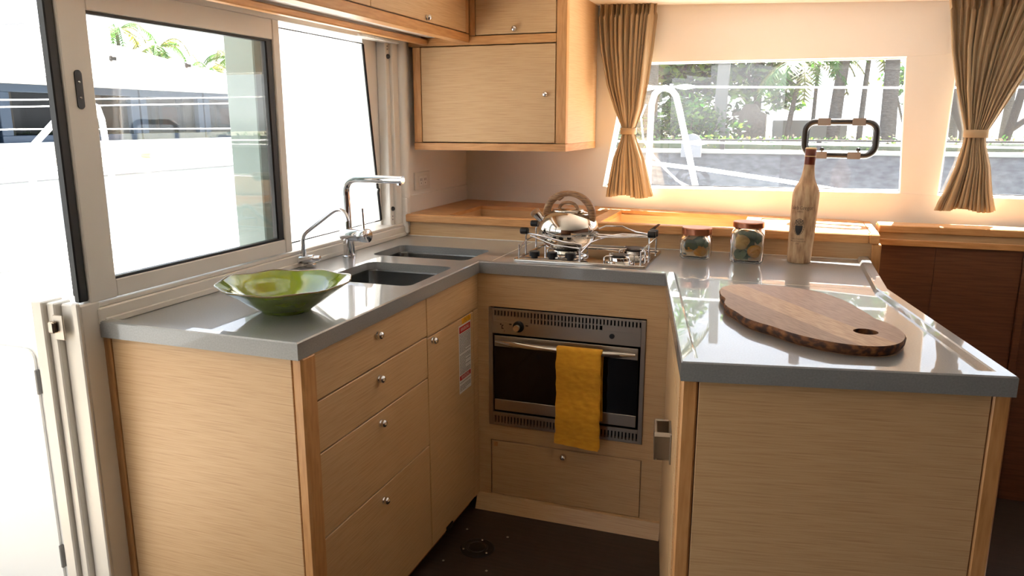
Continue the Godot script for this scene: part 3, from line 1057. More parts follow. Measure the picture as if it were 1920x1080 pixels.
	tree(Vector3(-2.4, 0, -18.6), 1.1, Vector3(1.5, 0.85, 0.5), 2600, 0.08, 5, "leaf_deep", "low bush at the foot of the pale pole", "bush", 0.05)
	tree(Vector3(2.9, 0, -24), 2.4, Vector3(0.6, 0.9, 0.6), 420, 0.13, 6, "leaf_mid", "small light tree beside the window post", "leafy_tree", 0.06)
	tree(Vector3(5.8, 0, -26), 4.6, Vector3(2.4, 1.5, 1.2), 900, 0.16, 7, "leaf_mid", "thin leafy tree behind the right curtain")
	palm(Vector3(-3.1, 0, -18.5), 6.5, 21, "palm_tree", "thick pale palm trunk left of the arched rail", 1.3, 0.13)
	palm(Vector3(-0.1, 0, -20.0), 2.75, 22, "palm_tree", "palm with yellowed drooping fronds above the garden wall", 0.9, 0.09)
	palm(Vector3(0.95, 0, -20.0), 4.6, 23, "palm_tree", "thick palm trunk behind the window hatch", 1.0, 0.17)
	palm(Vector3(0.55, 0, -22.0), 3.3, 24, "palm_tree", "thin dark palm left of the hatch", 0.8, 0.08)
	palm(Vector3(1.62, 0, -21.0), 3.4, 25, "palm_tree", "leaning palm above the hatch's right corner", 0.9, 0.09)
	palm(Vector3(2.10, 0, -19.5), 5.2, 26, "palm_tree", "broad grey palm trunk near the window post", 1.3, 0.15)
	palm(Vector3(-1.2, 0, -26.0), 3.6, 27, "palm_tree", "green palm behind the stone hut", 1.3, 0.09)
	palm(Vector3(4.2, 0, -24.0), 5.0, 28, "palm_tree", "palm far behind the right curtain", 1.2, 0.10)
	# branching tree by the right window
	t = thing("bare_tree", "dark forked tree trunk outside the right window", "tree", Vector3(3.75, 0, -20), 0.0, "trees beyond the seawall")
	g = geo(t)
	g.tube([Vector3(3.9, 0, -20), Vector3(3.85, 1.2, -20), Vector3(3.55, 1.7, -20), Vector3(3.45, 2.4, -20), Vector3(3.3, 3.6, -20)], [0.26, 0.24, 0.2, 0.17, 0.1], 10)
	g.tube([Vector3(3.85, 1.1, -20), Vector3(4.2, 1.55, -20), Vector3(4.45, 2.1, -20), Vector3(4.7, 3.4, -20)], [0.2, 0.13, 0.1, 0.06], 8)
	part(t, "trunk", g, M.trunk_dark)
	g = geo(t)
	g.tube([Vector3(4.55, 0, -19.2), Vector3(4.35, 0.9, -19.2), Vector3(4.5, 1.7, -19.2), Vector3(4.62, 2.6, -19.2), Vector3(4.9, 4.2, -19.2)], [0.1, 0.09, 0.085, 0.07, 0.04], 8)
	g.tube([Vector3(4.4, 1.2, -19.2), Vector3(4.9, 1.6, -19.2), Vector3(5.5, 2.4, -19.2)], [0.07, 0.06, 0.04], 8)
	part(t, "branch", g, M.trunk_dark)
	car()
	# own bow rail: arch, wires and ropes
	t = thing("bow_rail", "white arched stanchion with lifelines outside the front window", "railing", Vector3(-0.72, 0.7, -5.2))
	g = geo(t)
	g.tube([Vector3(-0.875, 0.70, -5.2), Vector3(-0.875, 1.2, -5.2), Vector3(-0.872, 1.50, -5.2), Vector3(-0.855, 1.565, -5.2), Vector3(-0.82, 1.60, -5.2), Vector3(-0.785, 1.605, -5.2), Vector3(-0.745, 1.59, -5.2), Vector3(-0.715, 1.555, -5.2), Vector3(-0.69, 1.47, -5.2), Vector3(-0.62, 1.20, -5.2), Vector3(-0.548, 0.92, -5.2), Vector3(-0.50, 0.70, -5.2)], 0.020, 14)
	part(t, "stanchion", g, M.rail_white)
	for y in [[1.612, 1.585], [1.255, 1.248]]:
		g = geo(t)
		g.tube([Vector3(-2.4, y[0] + 0.02, -5.0), Vector3(-0.9, y[0] + 0.003, -5.2), Vector3(0.7, y[1], -5.2), Vector3(3.0, y[1] - 0.02, -5.1)], 0.006, 8)
		part(t, "lifeline", g, M.rail_white)
	for p in [Vector3(-0.66, 1.61, -5.2), Vector3(-0.56, 1.255, -5.2), Vector3(-0.90, 1.608, -5.2)]:
		g = geo(t)
		g.tube([p - Vector3(0.05, 0, 0), p, p + Vector3(0.06, 0, 0)], [0.010, 0.018, 0.008], 8)
		part(t, "wire_clamp", g, M.rail_white)
	var rp := [[Vector3(-0.90, 1.50, -5.15), Vector3(-0.93, 1.42, -5.15), Vector3(-0.91, 1.27, -5.15), Vector3(-0.83, 1.16, -5.15), Vector3(-0.68, 1.01, -5.15), Vector3(-0.50, 0.93, -5.15), Vector3(-0.3, 0.86, -5.15)], [Vector3(-0.86, 1.19, -5.12), Vector3(-0.75, 1.08, -5.12), Vector3(-0.60, 0.955, -5.12), Vector3(-0.5, 0.86, -5.12)], [Vector3(-0.95, 1.12, -5.3), Vector3(-0.5, 1.075, -5.3), Vector3(0.0, 1.01, -5.3), Vector3(0.4, 0.95, -5.3), Vector3(0.8, 0.86, -5.3), Vector3(1.3, 0.712, -5.3)]]
	var rl := ["thin white rope hanging from the arched rail", "short white rope slanting down behind the arched rail", "thick white mooring rope sloping to the right"]
	for k in 3:
		t = thing("rope", rl[k], "rope", rp[k][-1], 0.0, "ropes on the foredeck")
		g = geo(t)
		g.tube(rp[k], 0.013 if k == 2 else 0.0055, 8)
		part(t, "line", g, M.rope_white)

func car():
	var z := -38.0
	var t := thing("car", "white parked car beyond the hedge", "car", Vector3(5.6, 0, z))
	var g := geo(t)
	var prof := [Vector2(3.55, 0.35), Vector2(3.5, 0.95), Vector2(3.9, 1.08), Vector2(4.9, 1.15), Vector2(5.45, 1.12), Vector2(7.9, 1.12), Vector2(8.0, 0.9), Vector2(8.0, 0.35)]
	g.slab(prof, Vector3(0, 0, z), Vector3.RIGHT, Vector3.UP, Vector3(0, 0, -1.75))
	g.slab([Vector2(4.6, 1.12), Vector2(5.35, 1.60), Vector2(7.3, 1.62), Vector2(7.95, 1.12)], Vector3(0, 0, z - 0.12), Vector3.RIGHT, Vector3.UP, Vector3(0, 0, -1.5))
	part(t, "body", g, M.car_white)
	for w in [[4.95, 5.45, 6.2, 6.2], [6.3, 6.3, 7.1, 7.5]]:
		g = geo(t)
		g.slab([Vector2(w[0], 1.15), Vector2(w[1], 1.53), Vector2(w[2], 1.54), Vector2(w[3], 1.15)], Vector3(0, 0, z - 0.12), Vector3.RIGHT, Vector3.UP, Vector3(0, 0, 0.02))
		part(t, "side_window", g, M.car_glass)
	for x in [4.3, 7.1]:
		g = geo(t)
		g.lathe([Vector2(0.0, 0.22), Vector2(0.2, 0.22), Vector2(0.34, 0.2), Vector2(0.34, 0.0), Vector2(0, 0)], Vector3(x, 0.34, z - 0.14), 20, Vector3.BACK)
		part(t, "wheel", g, M.black_rubber)

# ================================================================ worktop
func rim_sweep(g: Geo, pts: Array, prof: Array):
	var m := pts.size()
	var offs: Array = []
	for i in m:
		var n1 := Vector2.ZERO
		var n2 := Vector2.ZERO
		if i > 0:
			var d: Vector2 = (pts[i] - pts[i - 1]).normalized()
			n1 = Vector2(d.y, -d.x)
		if i < m - 1:
			var d: Vector2 = (pts[i + 1] - pts[i]).normalized()
			n2 = Vector2(d.y, -d.x)
		if i == 0: n1 = n2
		if i == m - 1: n2 = n1
		offs.append((n1 + n2) / (1.0 + n1.dot(n2)))
	var at := func(i: int, q: Vector2) -> Vector3:
		var p: Vector2 = pts[i] + offs[i] * q.x
		return Vector3(p.x, q.y, p.y)
	for i in m - 1:
		for k in prof.size() - 1:
			var a: Vector3 = at.call(i, prof[k]); var b: Vector3 = at.call(i + 1, prof[k])
			var c: Vector3 = at.call(i + 1, prof[k + 1]); var d: Vector3 = at.call(i, prof[k + 1])
			var e: Vector2 = prof[k + 1] - prof[k]
			var nn: Vector2 = (offs[i] + offs[i + 1]).normalized()
			var out := Vector3(nn.x, 0, nn.y) * (-e.y) + Vector3.UP * e.x
			g.quad(a, b, c, d, out)
	for i in [0, m - 1]:
		for k in range(1, prof.size() - 1):
			g.tri(at.call(i, prof[0]), at.call(i, prof[k]), at.call(i, prof[k + 1]))

const YT := 0.908
const SINK_A := [-1.36, -1.04, -2.0, -2.33]
const SINK_B := [-1.43, -1.047, -2.455, -2.70]

func worktop():
	var t := thing("worktop", "grey glossy worktop with raised rim running round sink, hob and island", "worktop", Vector3(-0.97, 0.88, -2.4))
	var prof := [Vector2(0.0, 0.879), Vector2(0.0, 0.917), Vector2(0.003, 0.920), Vector2(0.028, 0.920), Vector2(0.032, 0.918), Vector2(0.038, 0.9082)]
	var y0 := 0.882
	# sink side
	var g := geo(t)
	for r in [[-1.54, -0.98, -1.36, -2.0], [-1.54, -1.36, -2.0, -2.33], [-1.04, -0.98, -2.0, -2.33], [-1.54, -0.98, -2.33, -2.405], [-1.54, -0.9605, -2.405, -2.455], [-1.54, -1.43, -2.455, -2.70], [-1.047, -0.9605, -2.455, -2.70], [-1.54, -0.9605, -2.70, -2.952]]:
		g.box(Vector3(r[0], y0, r[2]), Vector3(r[1], YT, r[3]))
	for s in [SINK_A, SINK_B]:
		for cx in 2:
			for cz in 2:
				var c := Vector2(s[cx], s[2 + cz])
				var dx := 0.03 if cx == 0 else -0.03
				var dz := -0.03 if cz == 0 else 0.03
				var o := c + Vector2(dx, dz)
				var poly: Array = [c]
				for k in 7:
					var a := PI / 2 * k / 6
					poly.append(o + Vector2(-dx * sin(a), -dz * cos(a)))
				g.prism(poly, y0, YT)
	part(t, "sink_section", g, M.grey_worktop)
	g = geo(t)
	g.prism([Vector2(-0.9585, -2.41), Vector2(0.27, -2.41), Vector2(0.27, -2.952), Vector2(-0.9585, -2.952)], y0, YT)
	part(t, "hob_section", g, M.grey_worktop)
	g = geo(t)
	g.prism([Vector2(-0.335, -2.408), Vector2(-0.170, -1.50), Vector2(0.432, -1.615), Vector2(0.290, -2.408)], y0, YT)
	part(t, "island_section", g, M.grey_worktop)
	g = geo(t)
	rim_sweep(g, [Vector2(-1.54, -1.346), Vector2(-0.975, -1.346), Vector2(-0.975, -2.40), Vector2(-0.34, -2.40), Vector2(-0.171, -1.493), Vector2(0.441, -1.61), Vector2(0.300, -2.385), Vector2(0.298, -2.952)], prof)
	part(t, "raised_rim", g, M.grey_worktop)
	# pale sealant lines
	g = geo(t)
	g.box(Vector3(-0.9605, 0.90, -2.44), Vector3(-0.9585, 0.9083, -2.952))
	part(t, "joint", g, M.pale_sealant)
	g = geo(t)
	g.box(Vector3(-0.30, 0.90, -2.4085), Vector3(0.262, 0.9083, -2.4105))
	part(t, "joint", g, M.pale_sealant)
	g = geo(t)
	g.box(Vector3(-1.53, 0.90, -2.945), Vector3(0.262, 0.9105, -2.951), 0.001)
	part(t, "sealant_bead", g, M.pale_sealant)

func sinks():
	var n := 0
	for s in [SINK_A, SINK_B]:
		var lab: String = ["larger steel sink bowl nearest the green bowl", "rear shallow steel sink bowl next to the back ledge"][n]
		var x0: float = s[0]; var x1: float = s[1]; var z0: float = s[2]; var z1: float = s[3]
		var dep: float = [0.15, 0.12][n]
		var yb := 0.884 - dep
		var t := thing("sink", lab, "sink", Vector3((x0 + x1) / 2, yb - 0.01, (z0 + z1) / 2), 0.0, "steel sinks")
		var g := geo(t)
		var ring := func(ins: float, r: float, y: float) -> Array:
			var o: Array = []
			for q in [[1, 1], [-1, 1], [-1, -1], [1, -1]]:
				var cx: float = (x1 - ins - r) if q[0] > 0 else (x0 + ins + r)
				var cz: float = (z0 - ins - r) if q[1] > 0 else (z1 + ins + r)
				for k in 7:
					var a: float = atan2(q[1], q[0]) - PI / 4 + PI / 2 * k / 6
					o.append(Vector3(cx + r * cos(a), y, cz + r * sin(a)))
			return o
		var rings: Array = [ring.call(-0.012, 0.042, 0.8815), ring.call(-0.004, 0.034, 0.8815), ring.call(-0.003, 0.034, 0.876), ring.call(0.004, 0.04, yb + 0.03), ring.call(0.012, 0.045, yb + 0.008), ring.call(0.035, 0.05, yb)]
		g.smooth(true)
		var m: int = rings[0].size()
		for i in rings.size() - 1:
			g.smooth(true, i if i < 2 else 3)
			for k in m:
				var l := (k + 1) % m
				var mid := Vector3((x0 + x1) / 2, 0.95, (z0 + z1) / 2)
				g.quad(rings[i][k], rings[i][l], rings[i + 1][l], rings[i + 1][k], mid - rings[i][k])
		g.smooth(false)
		for k in m:
			g.tri_out(Vector3((x0 + x1) / 2, yb - 0.001, (z0 + z1) / 2), rings[5][k], rings[5][(k + 1) % m], Vector3.UP)
		part(t, "basin", g, M.sink_steel)
		g = geo(t)
		g.lathe([Vector2(0.042, 0.0), Vector2(0.042, 0.003), Vector2(0.032, 0.002), Vector2(0.0, -0.0005)], Vector3((x0 + x1) / 2, yb, (z0 + z1) / 2), 24)
		part(t, "drain", g, M.chrome)
		n += 1

func knob_at(p: Node3D, t: Node3D, at: Vector3, dir: Vector3, r := 0.0115):
	var g := geo(t)
	g.lathe([Vector2(r * 0.98, 0.0), Vector2(r, 0.002), Vector2(r * 0.86, 0.0045), Vector2(r * 0.84, 0.007), Vector2(r * 0.93, 0.0095), Vector2(r * 0.92, 0.012), Vector2(r * 0.75, 0.0155), Vector2(r * 0.4, 0.0178), Vector2(0, 0.0185)], at, 18, dir)
	part(p, "knob", g, M.chrome)

# ================================================================ cabinets
func sink_cabinet():
	var t := thing("sink_cabinet", "pale oak base cabinet with four drawers and a door under the sink", "cabinet", Vector3(-1.26, 0, -1.88))
	var ven: Material = M.oak_veneer
	# carcass behind the fronts
	var g := geo(t)
	g.box(Vector3(-1.52, 0.0, -1.375), Vector3(-1.05, 0.70, -2.94))
	g.box(Vector3(-1.52, 0.70, -1.375), Vector3(-1.05, 0.8815, -1.97))
	part(t, "carcass", g, M.cabinet_carcass)
	bpart(t, "end_panel", Vector3(-1.5215, 0.0, -1.376), Vector3(-1.0045, 0.8805, -1.361), ven)
	bpart(t, "post", Vector3(-1.548, 0.0, -1.385), Vector3(-1.5235, 0.8805, -1.359), M.beech_trim, 0.002)
	bpart(t, "post", Vector3(-1.0025, 0.0, -1.4125), Vector3(-0.974, 0.8805, -1.358), M.beech_trim, 0.005)
	var x0 := -0.998
	var x1 := -0.985
	var ys := [0.8805, 0.7565, 0.6265, 0.4065, 0.052]
	for k in 4:
		var d := bpart(t, "drawer", Vector3(x0, ys[k + 1] + 0.0020, -1.4160), Vector3(x1, ys[k] - 0.0020, -2.0018), ven)
		knob_at(d, t, Vector3(x1, [0.840, 0.719, 0.593, 0.366][k], -1.709), Vector3.RIGHT)
	bpart(t, "false_front", Vector3(x0, 0.7524, -2.0062), Vector3(x1, 0.8792, -2.409), ven)
	bpart(t, "filler", Vector3(x0, 0.052, -2.3675), Vector3(x1, 0.7515, -2.409), ven, 0.0)
	var d := bpart(t, "door", Vector3(x0, 0.0533, -2.0062), Vector3(x1, 0.7487, -2.3665), ven)
	knob_at(d, t, Vector3(x1, 0.735, -2.040), Vector3.RIGHT)
	g = geo(t)
	g.box(Vector3(-0.99, 0.046, -2.112), Vector3(-0.981, 0.066, -2.162), 0.002)
	part(d, "corner_clip", g, M.black_plastic)
	bpart(t, "plinth", Vector3(-1.03, 0.0, -1.42), Vector3(-1.022, 0.05, -2.40), M.brown_veneer, 0.0)
	# stickers on the door
	var s := thing("warning_label", "long white sticker with red bars on the sink door", "sticker", Vector3(-0.984, 0.49, -2.287))
	g = geo(s)
	g.box(Vector3(-0.9849, 0.490, -2.239), Vector3(-0.9843, 0.727, -2.340))
	part(s, "sheet", g, M.sign_white)
	for b in [[0.700, 0.722], [0.536, 0.552]]:
		g = geo(s)
		g.box(Vector3(-0.9844, b[0], -2.243), Vector3(-0.9840, b[1], -2.336))
		var bar := part(s, "red_bar", g, M.sign_red)
		lettering(bar, s, "WARNING", Vector3(-0.9838, (b[0] + b[1]) / 2, -2.2895), 0.012, Vector3(0, 0, -1), M.sign_white)
	var rng := RandomNumberGenerator.new()
	rng.seed = 8
	g = geo(s)
	var y := 0.694
	while y > 0.495:
		if y > 0.554 or y < 0.531:
			var z := -2.244
			var stop := -2.244 - (0.092 if rng.randf() < 0.7 else 0.05)
			while z > stop:
				var w := rng.randf_range(0.004, 0.012)
				g.box(Vector3(-0.9844, y, z), Vector3(-0.9841, y + 0.0018, maxf(z - w, stop)))
				z -= w + 0.002
		y -= 0.0052 if rng.randf() < 0.85 else 0.012
	part(s, "small_print", g, M.print_dark)
	s = thing("caution_label", "small yellow sticker above the white one", "sticker", Vector3(-0.984, 0.724, -2.305))
	g = geo(s)
	g.box(Vector3(-0.9849, 0.7285, -2.268), Vector3(-0.9843, 0.7475, -2.342))
	part(s, "sheet", g, M.sign_yellow)
	lettering(s, s, "CAUTION", Vector3(-0.9840, 0.7425, -2.305), 0.009, Vector3(0, 0, -1), M.print_brown)
	lettering(s, s, "LP GAS USE", Vector3(-0.9840, 0.7335, -2.305), 0.009, Vector3(0, 0, -1), M.print_brown)

# flat lettering facing the side that along x up points to
func lettering(p: Node3D, t: Node3D, words: String, at: Vector3, height: float, along: Vector3, m: Material, fam := "Droid Sans"):
	var tm := TextMesh.new()
	var f := SystemFont.new()
	f.font_names = PackedStringArray([fam])
	tm.font = f
	tm.text = words
	tm.font_size = 32
	tm.pixel_size = height / 24.0
	tm.depth = 0.0
	tm.curve_step = 2.0
	var arr := tm.get_mesh_arrays()
	var vs: PackedVector3Array = arr[Mesh.ARRAY_VERTEX]
	var ix = arr[Mesh.ARRAY_INDEX]
	var g := geo(t)
	var face := along.cross(Vector3.UP)
	var put := func(q: Vector3) -> Vector3: return at + along * q.x + Vector3.UP * q.y
	if ix == null or ix.size() == 0:
		for i in range(0, vs.size(), 3):
			g.tri_out(put.call(vs[i]), put.call(vs[i + 1]), put.call(vs[i + 2]), face)
	else:
		for i in range(0, ix.size(), 3):
			g.tri_out(put.call(vs[ix[i]]), put.call(vs[ix[i + 1]]), put.call(vs[ix[i + 2]]), face)
	part(p, "lettering", g, m)

func oven_cabinet():
	var t := thing("oven_cabinet", "pale oak unit around the built-in oven with a drawer below", "cabinet", Vector3(-0.66, 0, -2.65))
	var ven: Material = M.oak_veneer
	var z := -2.41
	var g := geo(t)
	g.box(Vector3(-0.98, 0.0, -2.66), Vector3(-0.345, 0.86, -2.94))
	part(t, "carcass", g, M.cabinet_carcass)
	# face frame with openings for oven and drawer
	g = geo(t)
	g.box(Vector3(-0.986, 0.762, z), Vector3(-0.312, 0.8805, z - 0.018))
	g.box(Vector3(-0.986, 0.268, z), Vector3(-0.944, 0.762, z - 0.018))
	g.box(Vector3(-0.393, 0.268, z), Vector3(-0.312, 0.762, z - 0.018))
	g.box(Vector3(-0.944, 0.268, z), Vector3(-0.393, 0.325, z - 0.018))
	g.box(Vector3(-0.986, 0.05, z), Vector3(-0.9390, 0.268, z - 0.018))
	g.box(Vector3(-0.3925, 0.05, z), Vector3(-0.312, 0.268, z - 0.018))
	part(t, "face_frame", g, ven)
	var d := bpart(t, "drawer", Vector3(-0.936, 0.057, z - 0.016), Vector3(-0.395, 0.2652, z + 0.0005), ven)
	knob_at(d, t, Vector3(-0.667, 0.240, z), Vector3.BACK)
	g = geo(t)
	g.box(Vector3(-0.9275, 0.243, z), Vector3(-0.9125, 0.260, z + 0.0010))
	part(d, "paper_tag", g, M.beech_trim)
	g = geo(t)
	g.slab([Vector2(0, 0), Vector2(0.045, 0), Vector2(0.022, 0.052), Vector2(0, 0.056)], Vector3(-0.99, 0.0, z - 0.012), Vector3.BACK, Vector3.UP, Vector3(0.67, 0, 0))
	part(t, "skirting", g, M.oak_veneer)

func island():
	# corners of the carcass, a little inside the worktop edge
	var a := Vector2(-0.170, -1.512)
	var b := Vector2(0.440, -1.629)
	var c := Vector2(0.288, -2.405)
	var d := Vector2(-0.318, -2.405)
	var dir := (b - a).normalized()
	var turn := atan2(-dir.y, dir.x)
	var t := thing("island_cabinet", "pale oak island unit under the right-hand worktop", "cabinet", Vector3(0.06, 0, -1.95), turn)
	var nrm := Vector2(dir.y, -dir.x)  # away from the viewer
	if nrm.y > 0: nrm = -nrm
	var P := func(u: float, w: float, y: float) -> Vector3:
		var q := a + dir * u + nrm * w
		return Vector3(q.x, y, q.y)
	var L := (b - a).length()
	var blk := func(nm: String, u0: float, u1: float, w0: float, w1: float, y0: float, y1: float, m: Material, ch := 0.002) -> MeshInstance3D:
		# a box in the island's own axes
		var o := Transform3D(Basis(Vector3(dir.x, 0, dir.y), Vector3.UP, Vector3(-nrm.x, 0, -nrm.y)), Vector3(a.x, 0, a.y))
		var g := Geo.new(t.transform.affine_inverse() * o)
		g.box(Vector3(u0, y0, -w0), Vector3(u1, y1, -w1), ch)
		return part(t, nm, g, m)
	blk.call("post", 0.0, 0.0325, 0.0, 0.03, 0.0, 0.8805, M.beech_trim, 0.004)
	blk.call("post", L - 0.034, L, 0.0, 0.03, 0.0, 0.8805, M.beech_trim, 0.004)
	blk.call("end_panel", 0.0345, L - 0.036, 0.001, 0.018, 0.0, 0.8805, M.oak_veneer, 0.001)
	var g := geo(t)
	var e := func(p: Vector2, q: Vector2, f: float) -> Vector2: return p.lerp(q, f)
	var a2 := a + dir * 0.006 + nrm * 0.02
	var b2 := b - dir * 0.006 + nrm * 0.02
	g.prism([a2, b2, c, d + Vector2(0.006, 0)], 0.0, 0.86)
	part(t, "carcass", g, M.oak_veneer)
	# side facing the oven: panel, door and latch
	var s := (d - a).normalized()
	var sl := (d - a).length()
	var sn := Vector2(s.y, -s.x)
	if sn.x > 0: sn = -sn
	var so := Transform3D(Basis(Vector3(s.x, 0, s.y), Vector3.UP, Vector3(sn.x, 0, sn.y)), Vector3(a.x, 0, a.y))
	g = Geo.new(t.transform.affine_inverse() * so)
	g.box(Vector3(0.031, 0.0, -0.008), Vector3(0.075, 0.8805, 0.004), 0.001)
	g.box(Vector3(0.075, 0.80, -0.008), Vector3(sl, 0.8805, 0.004), 0.001)
	g.box(Vector3(0.62, 0.0, -0.008), Vector3(sl, 0.80, 0.004), 0.001)
	part(t, "side_frame", g, M.oak_veneer)
	g = Geo.new(t.transform.affine_inverse() * so)
	g.box(Vector3(0.078, 0.06, -0.008), Vector3(0.617, 0.797, 0.005), 0.001)
	var door := part(t, "side_door", g, M.oak_veneer)
	# chrome lever latch standing out from the door
	g = Geo.new(t.transform.affine_inverse() * so)
	g.box(Vector3(0.24, 0.575, 0.004), Vector3(0.33, 0.655, 0.009), 0.002)
	g.slab([Vector2(0.245, 0.588), Vector2(0.245, 0.645), Vector2(0.255, 0.652), Vector2(0.255, 0.580)], Vector3(0, 0, 0.006), Vector3.RIGHT, Vector3.UP, Vector3(0, 0, 0.040))
	g.box(Vector3(0.245, 0.582, 0.038), Vector3(0.375, 0.640, 0.046), 0.003)
	g.box(Vector3(0.365, 0.600, 0.008), Vector3(0.375, 0.640, 0.044), 0.002)
	part(door, "latch_handle", g, M.brushed_steel)
	blk.call("plinth", 0.02, L - 0.02, 0.024, 0.05, 0.0, 0.04, M.brown_veneer, 0.0)

func back_ledge():
	var t := thing("back_ledge", "oak shelf with open bins along the wall behind hob and sink", "shelf", Vector3(-0.6, 0.88, -3.2))
	var tr: Material = M.beech_trim_level
	var g := geo(t)
	g.box(Vector3(-1.528, 0.86, -2.952), Vector3(0.306, 0.968, -2.968))
	part(t, "front_panel", g, M.oak_veneer)
	bpart(t, "front_trim", Vector3(-1.5335, 0.968, -2.930), Vector3(0.292, 1.002, -2.972), tr, 0.004)
	bpart(t, "end_cap", Vector3(0.2935, 0.968, -2.930), Vector3(0.326, 1.0025, -2.972), tr, 0.004)
	bpart(t, "end_post", Vector3(0.303, 0.0, -2.935), Vector3(0.334, 0.967, -2.972), M.beech_trim, 0.003)
	# top boards round the bins
	g = geo(t)
	var yb := 0.985
	g.box(Vector3(-1.528, yb, -2.972), Vector3(-1.345, 1.002, -3.62), 0.001)
	g.box(Vector3(-0.735, yb, -2.972), Vector3(-0.682, 1.002, -3.50), 0.001)
	g.box(Vector3(-0.14, yb, -2.972), Vector3(-0.082, 1.002, -3.40), 0.001)
	var rear := [Vector2(-1.345, -3.345), Vector2(-0.735, -3.345), Vector2(-0.735, -3.495), Vector2(-1.345, -3.588)]
	g.prism(rear, yb, 1.002)
	g.prism([Vector2(-0.682, -3.385), Vector2(-0.14, -3.345), Vector2(-0.14, -3.406), Vector2(-0.682, -3.487)], yb, 1.002)
	g.prism([Vector2(-0.082, -3.30), Vector2(0.30, -3.27), Vector2(0.30, -3.34), Vector2(-0.082, -3.397)], yb, 1.002)
	g.box(Vector3(0.300, yb, -2.972), Vector3(0.326, 1.002, -3.33), 0.001)
	part(t, "top_board", g, tr)
	bpart(t, "lid", Vector3(-0.080, 0.985, -2.974), Vector3(0.298, 1.0015, -3.268), tr, 0.0015)
	g = geo(t)
	g.lathe([Vector2(0.007, 0.0), Vector2(0.007, 0.0015), Vector2(0.004, 0.001), Vector2(0, -0.002)], Vector3(0.265, 1.0013, -3.04), 14)
	part(t, "finger_pull", g, M.brushed_steel)
	# bins: floor and sides
	for b in [[-1.345, -0.735, -3.345], [-0.682, -0.14, -3.37]]:
		g = geo(t)
		g.box(Vector3(b[0] - 0.012, 0.86, b[2] - 0.012), Vector3(b[1] + 0.012, 0.872, -2.968))
		g.box(Vector3(b[0] - 0.012, 0.872, b[2] + 0.002), Vector3(b[0], yb, -2.968))
		g.box(Vector3(b[1], 0.872, b[2] + 0.002), Vector3(b[1] + 0.012, yb, -2.968))
		g.box(Vector3(b[0] - 0.012, 0.872, b[2] - 0.012), Vector3(b[1] + 0.012, yb, b[2] + 0.002))
		part(t, "bin", g, M.oak_veneer)

func settee_back():
	var t := thing("settee_back", "brown wooden settee back with twin rails right of the island", "panel", Vector3(0.85, 0, -3.15))
	bpart(t, "top_rail", Vector3(0.338, 0.990, -3.095), Vector3(2.28, 1.018, -3.20), M.beech_trim_level, 0.003)
	bpart(t, "shelf_board", Vector3(0.338, 0.985, -3.19), Vector3(2.28, 1.008, -3.228), M.beech_trim_level, 0.002)
	bpart(t, "groove_panel", Vector3(0.338, 0.966, -3.104), Vector3(2.28, 0.990, -3.14), M.oak_veneer, 0.0)
	bpart(t, "lower_rail", Vector3(0.338, 0.943, -3.097), Vector3(2.28, 0.966, -3.14), M.beech_trim_level, 0.002)
	bpart(t, "panel", Vector3(0.336, 0.0, -3.108), Vector3(0.534, 0.943, -3.12), M.brown_veneer, 0.0006)
	bpart(t, "panel", Vector3(0.5352, 0.0, -3.108), Vector3(0.808, 0.943, -3.12), M.brown_veneer, 0.0006)
	bpart(t, "post", Vector3(0.8095, 0.0, -3.095), Vector3(0.833, 0.943, -3.13), M.brown_veneer, 0.002)
	bpart(t, "panel", Vector3(0.8345, 0.0, -3.112), Vector3(2.28, 0.943, -3.125), M.brown_veneer, 0.0006)

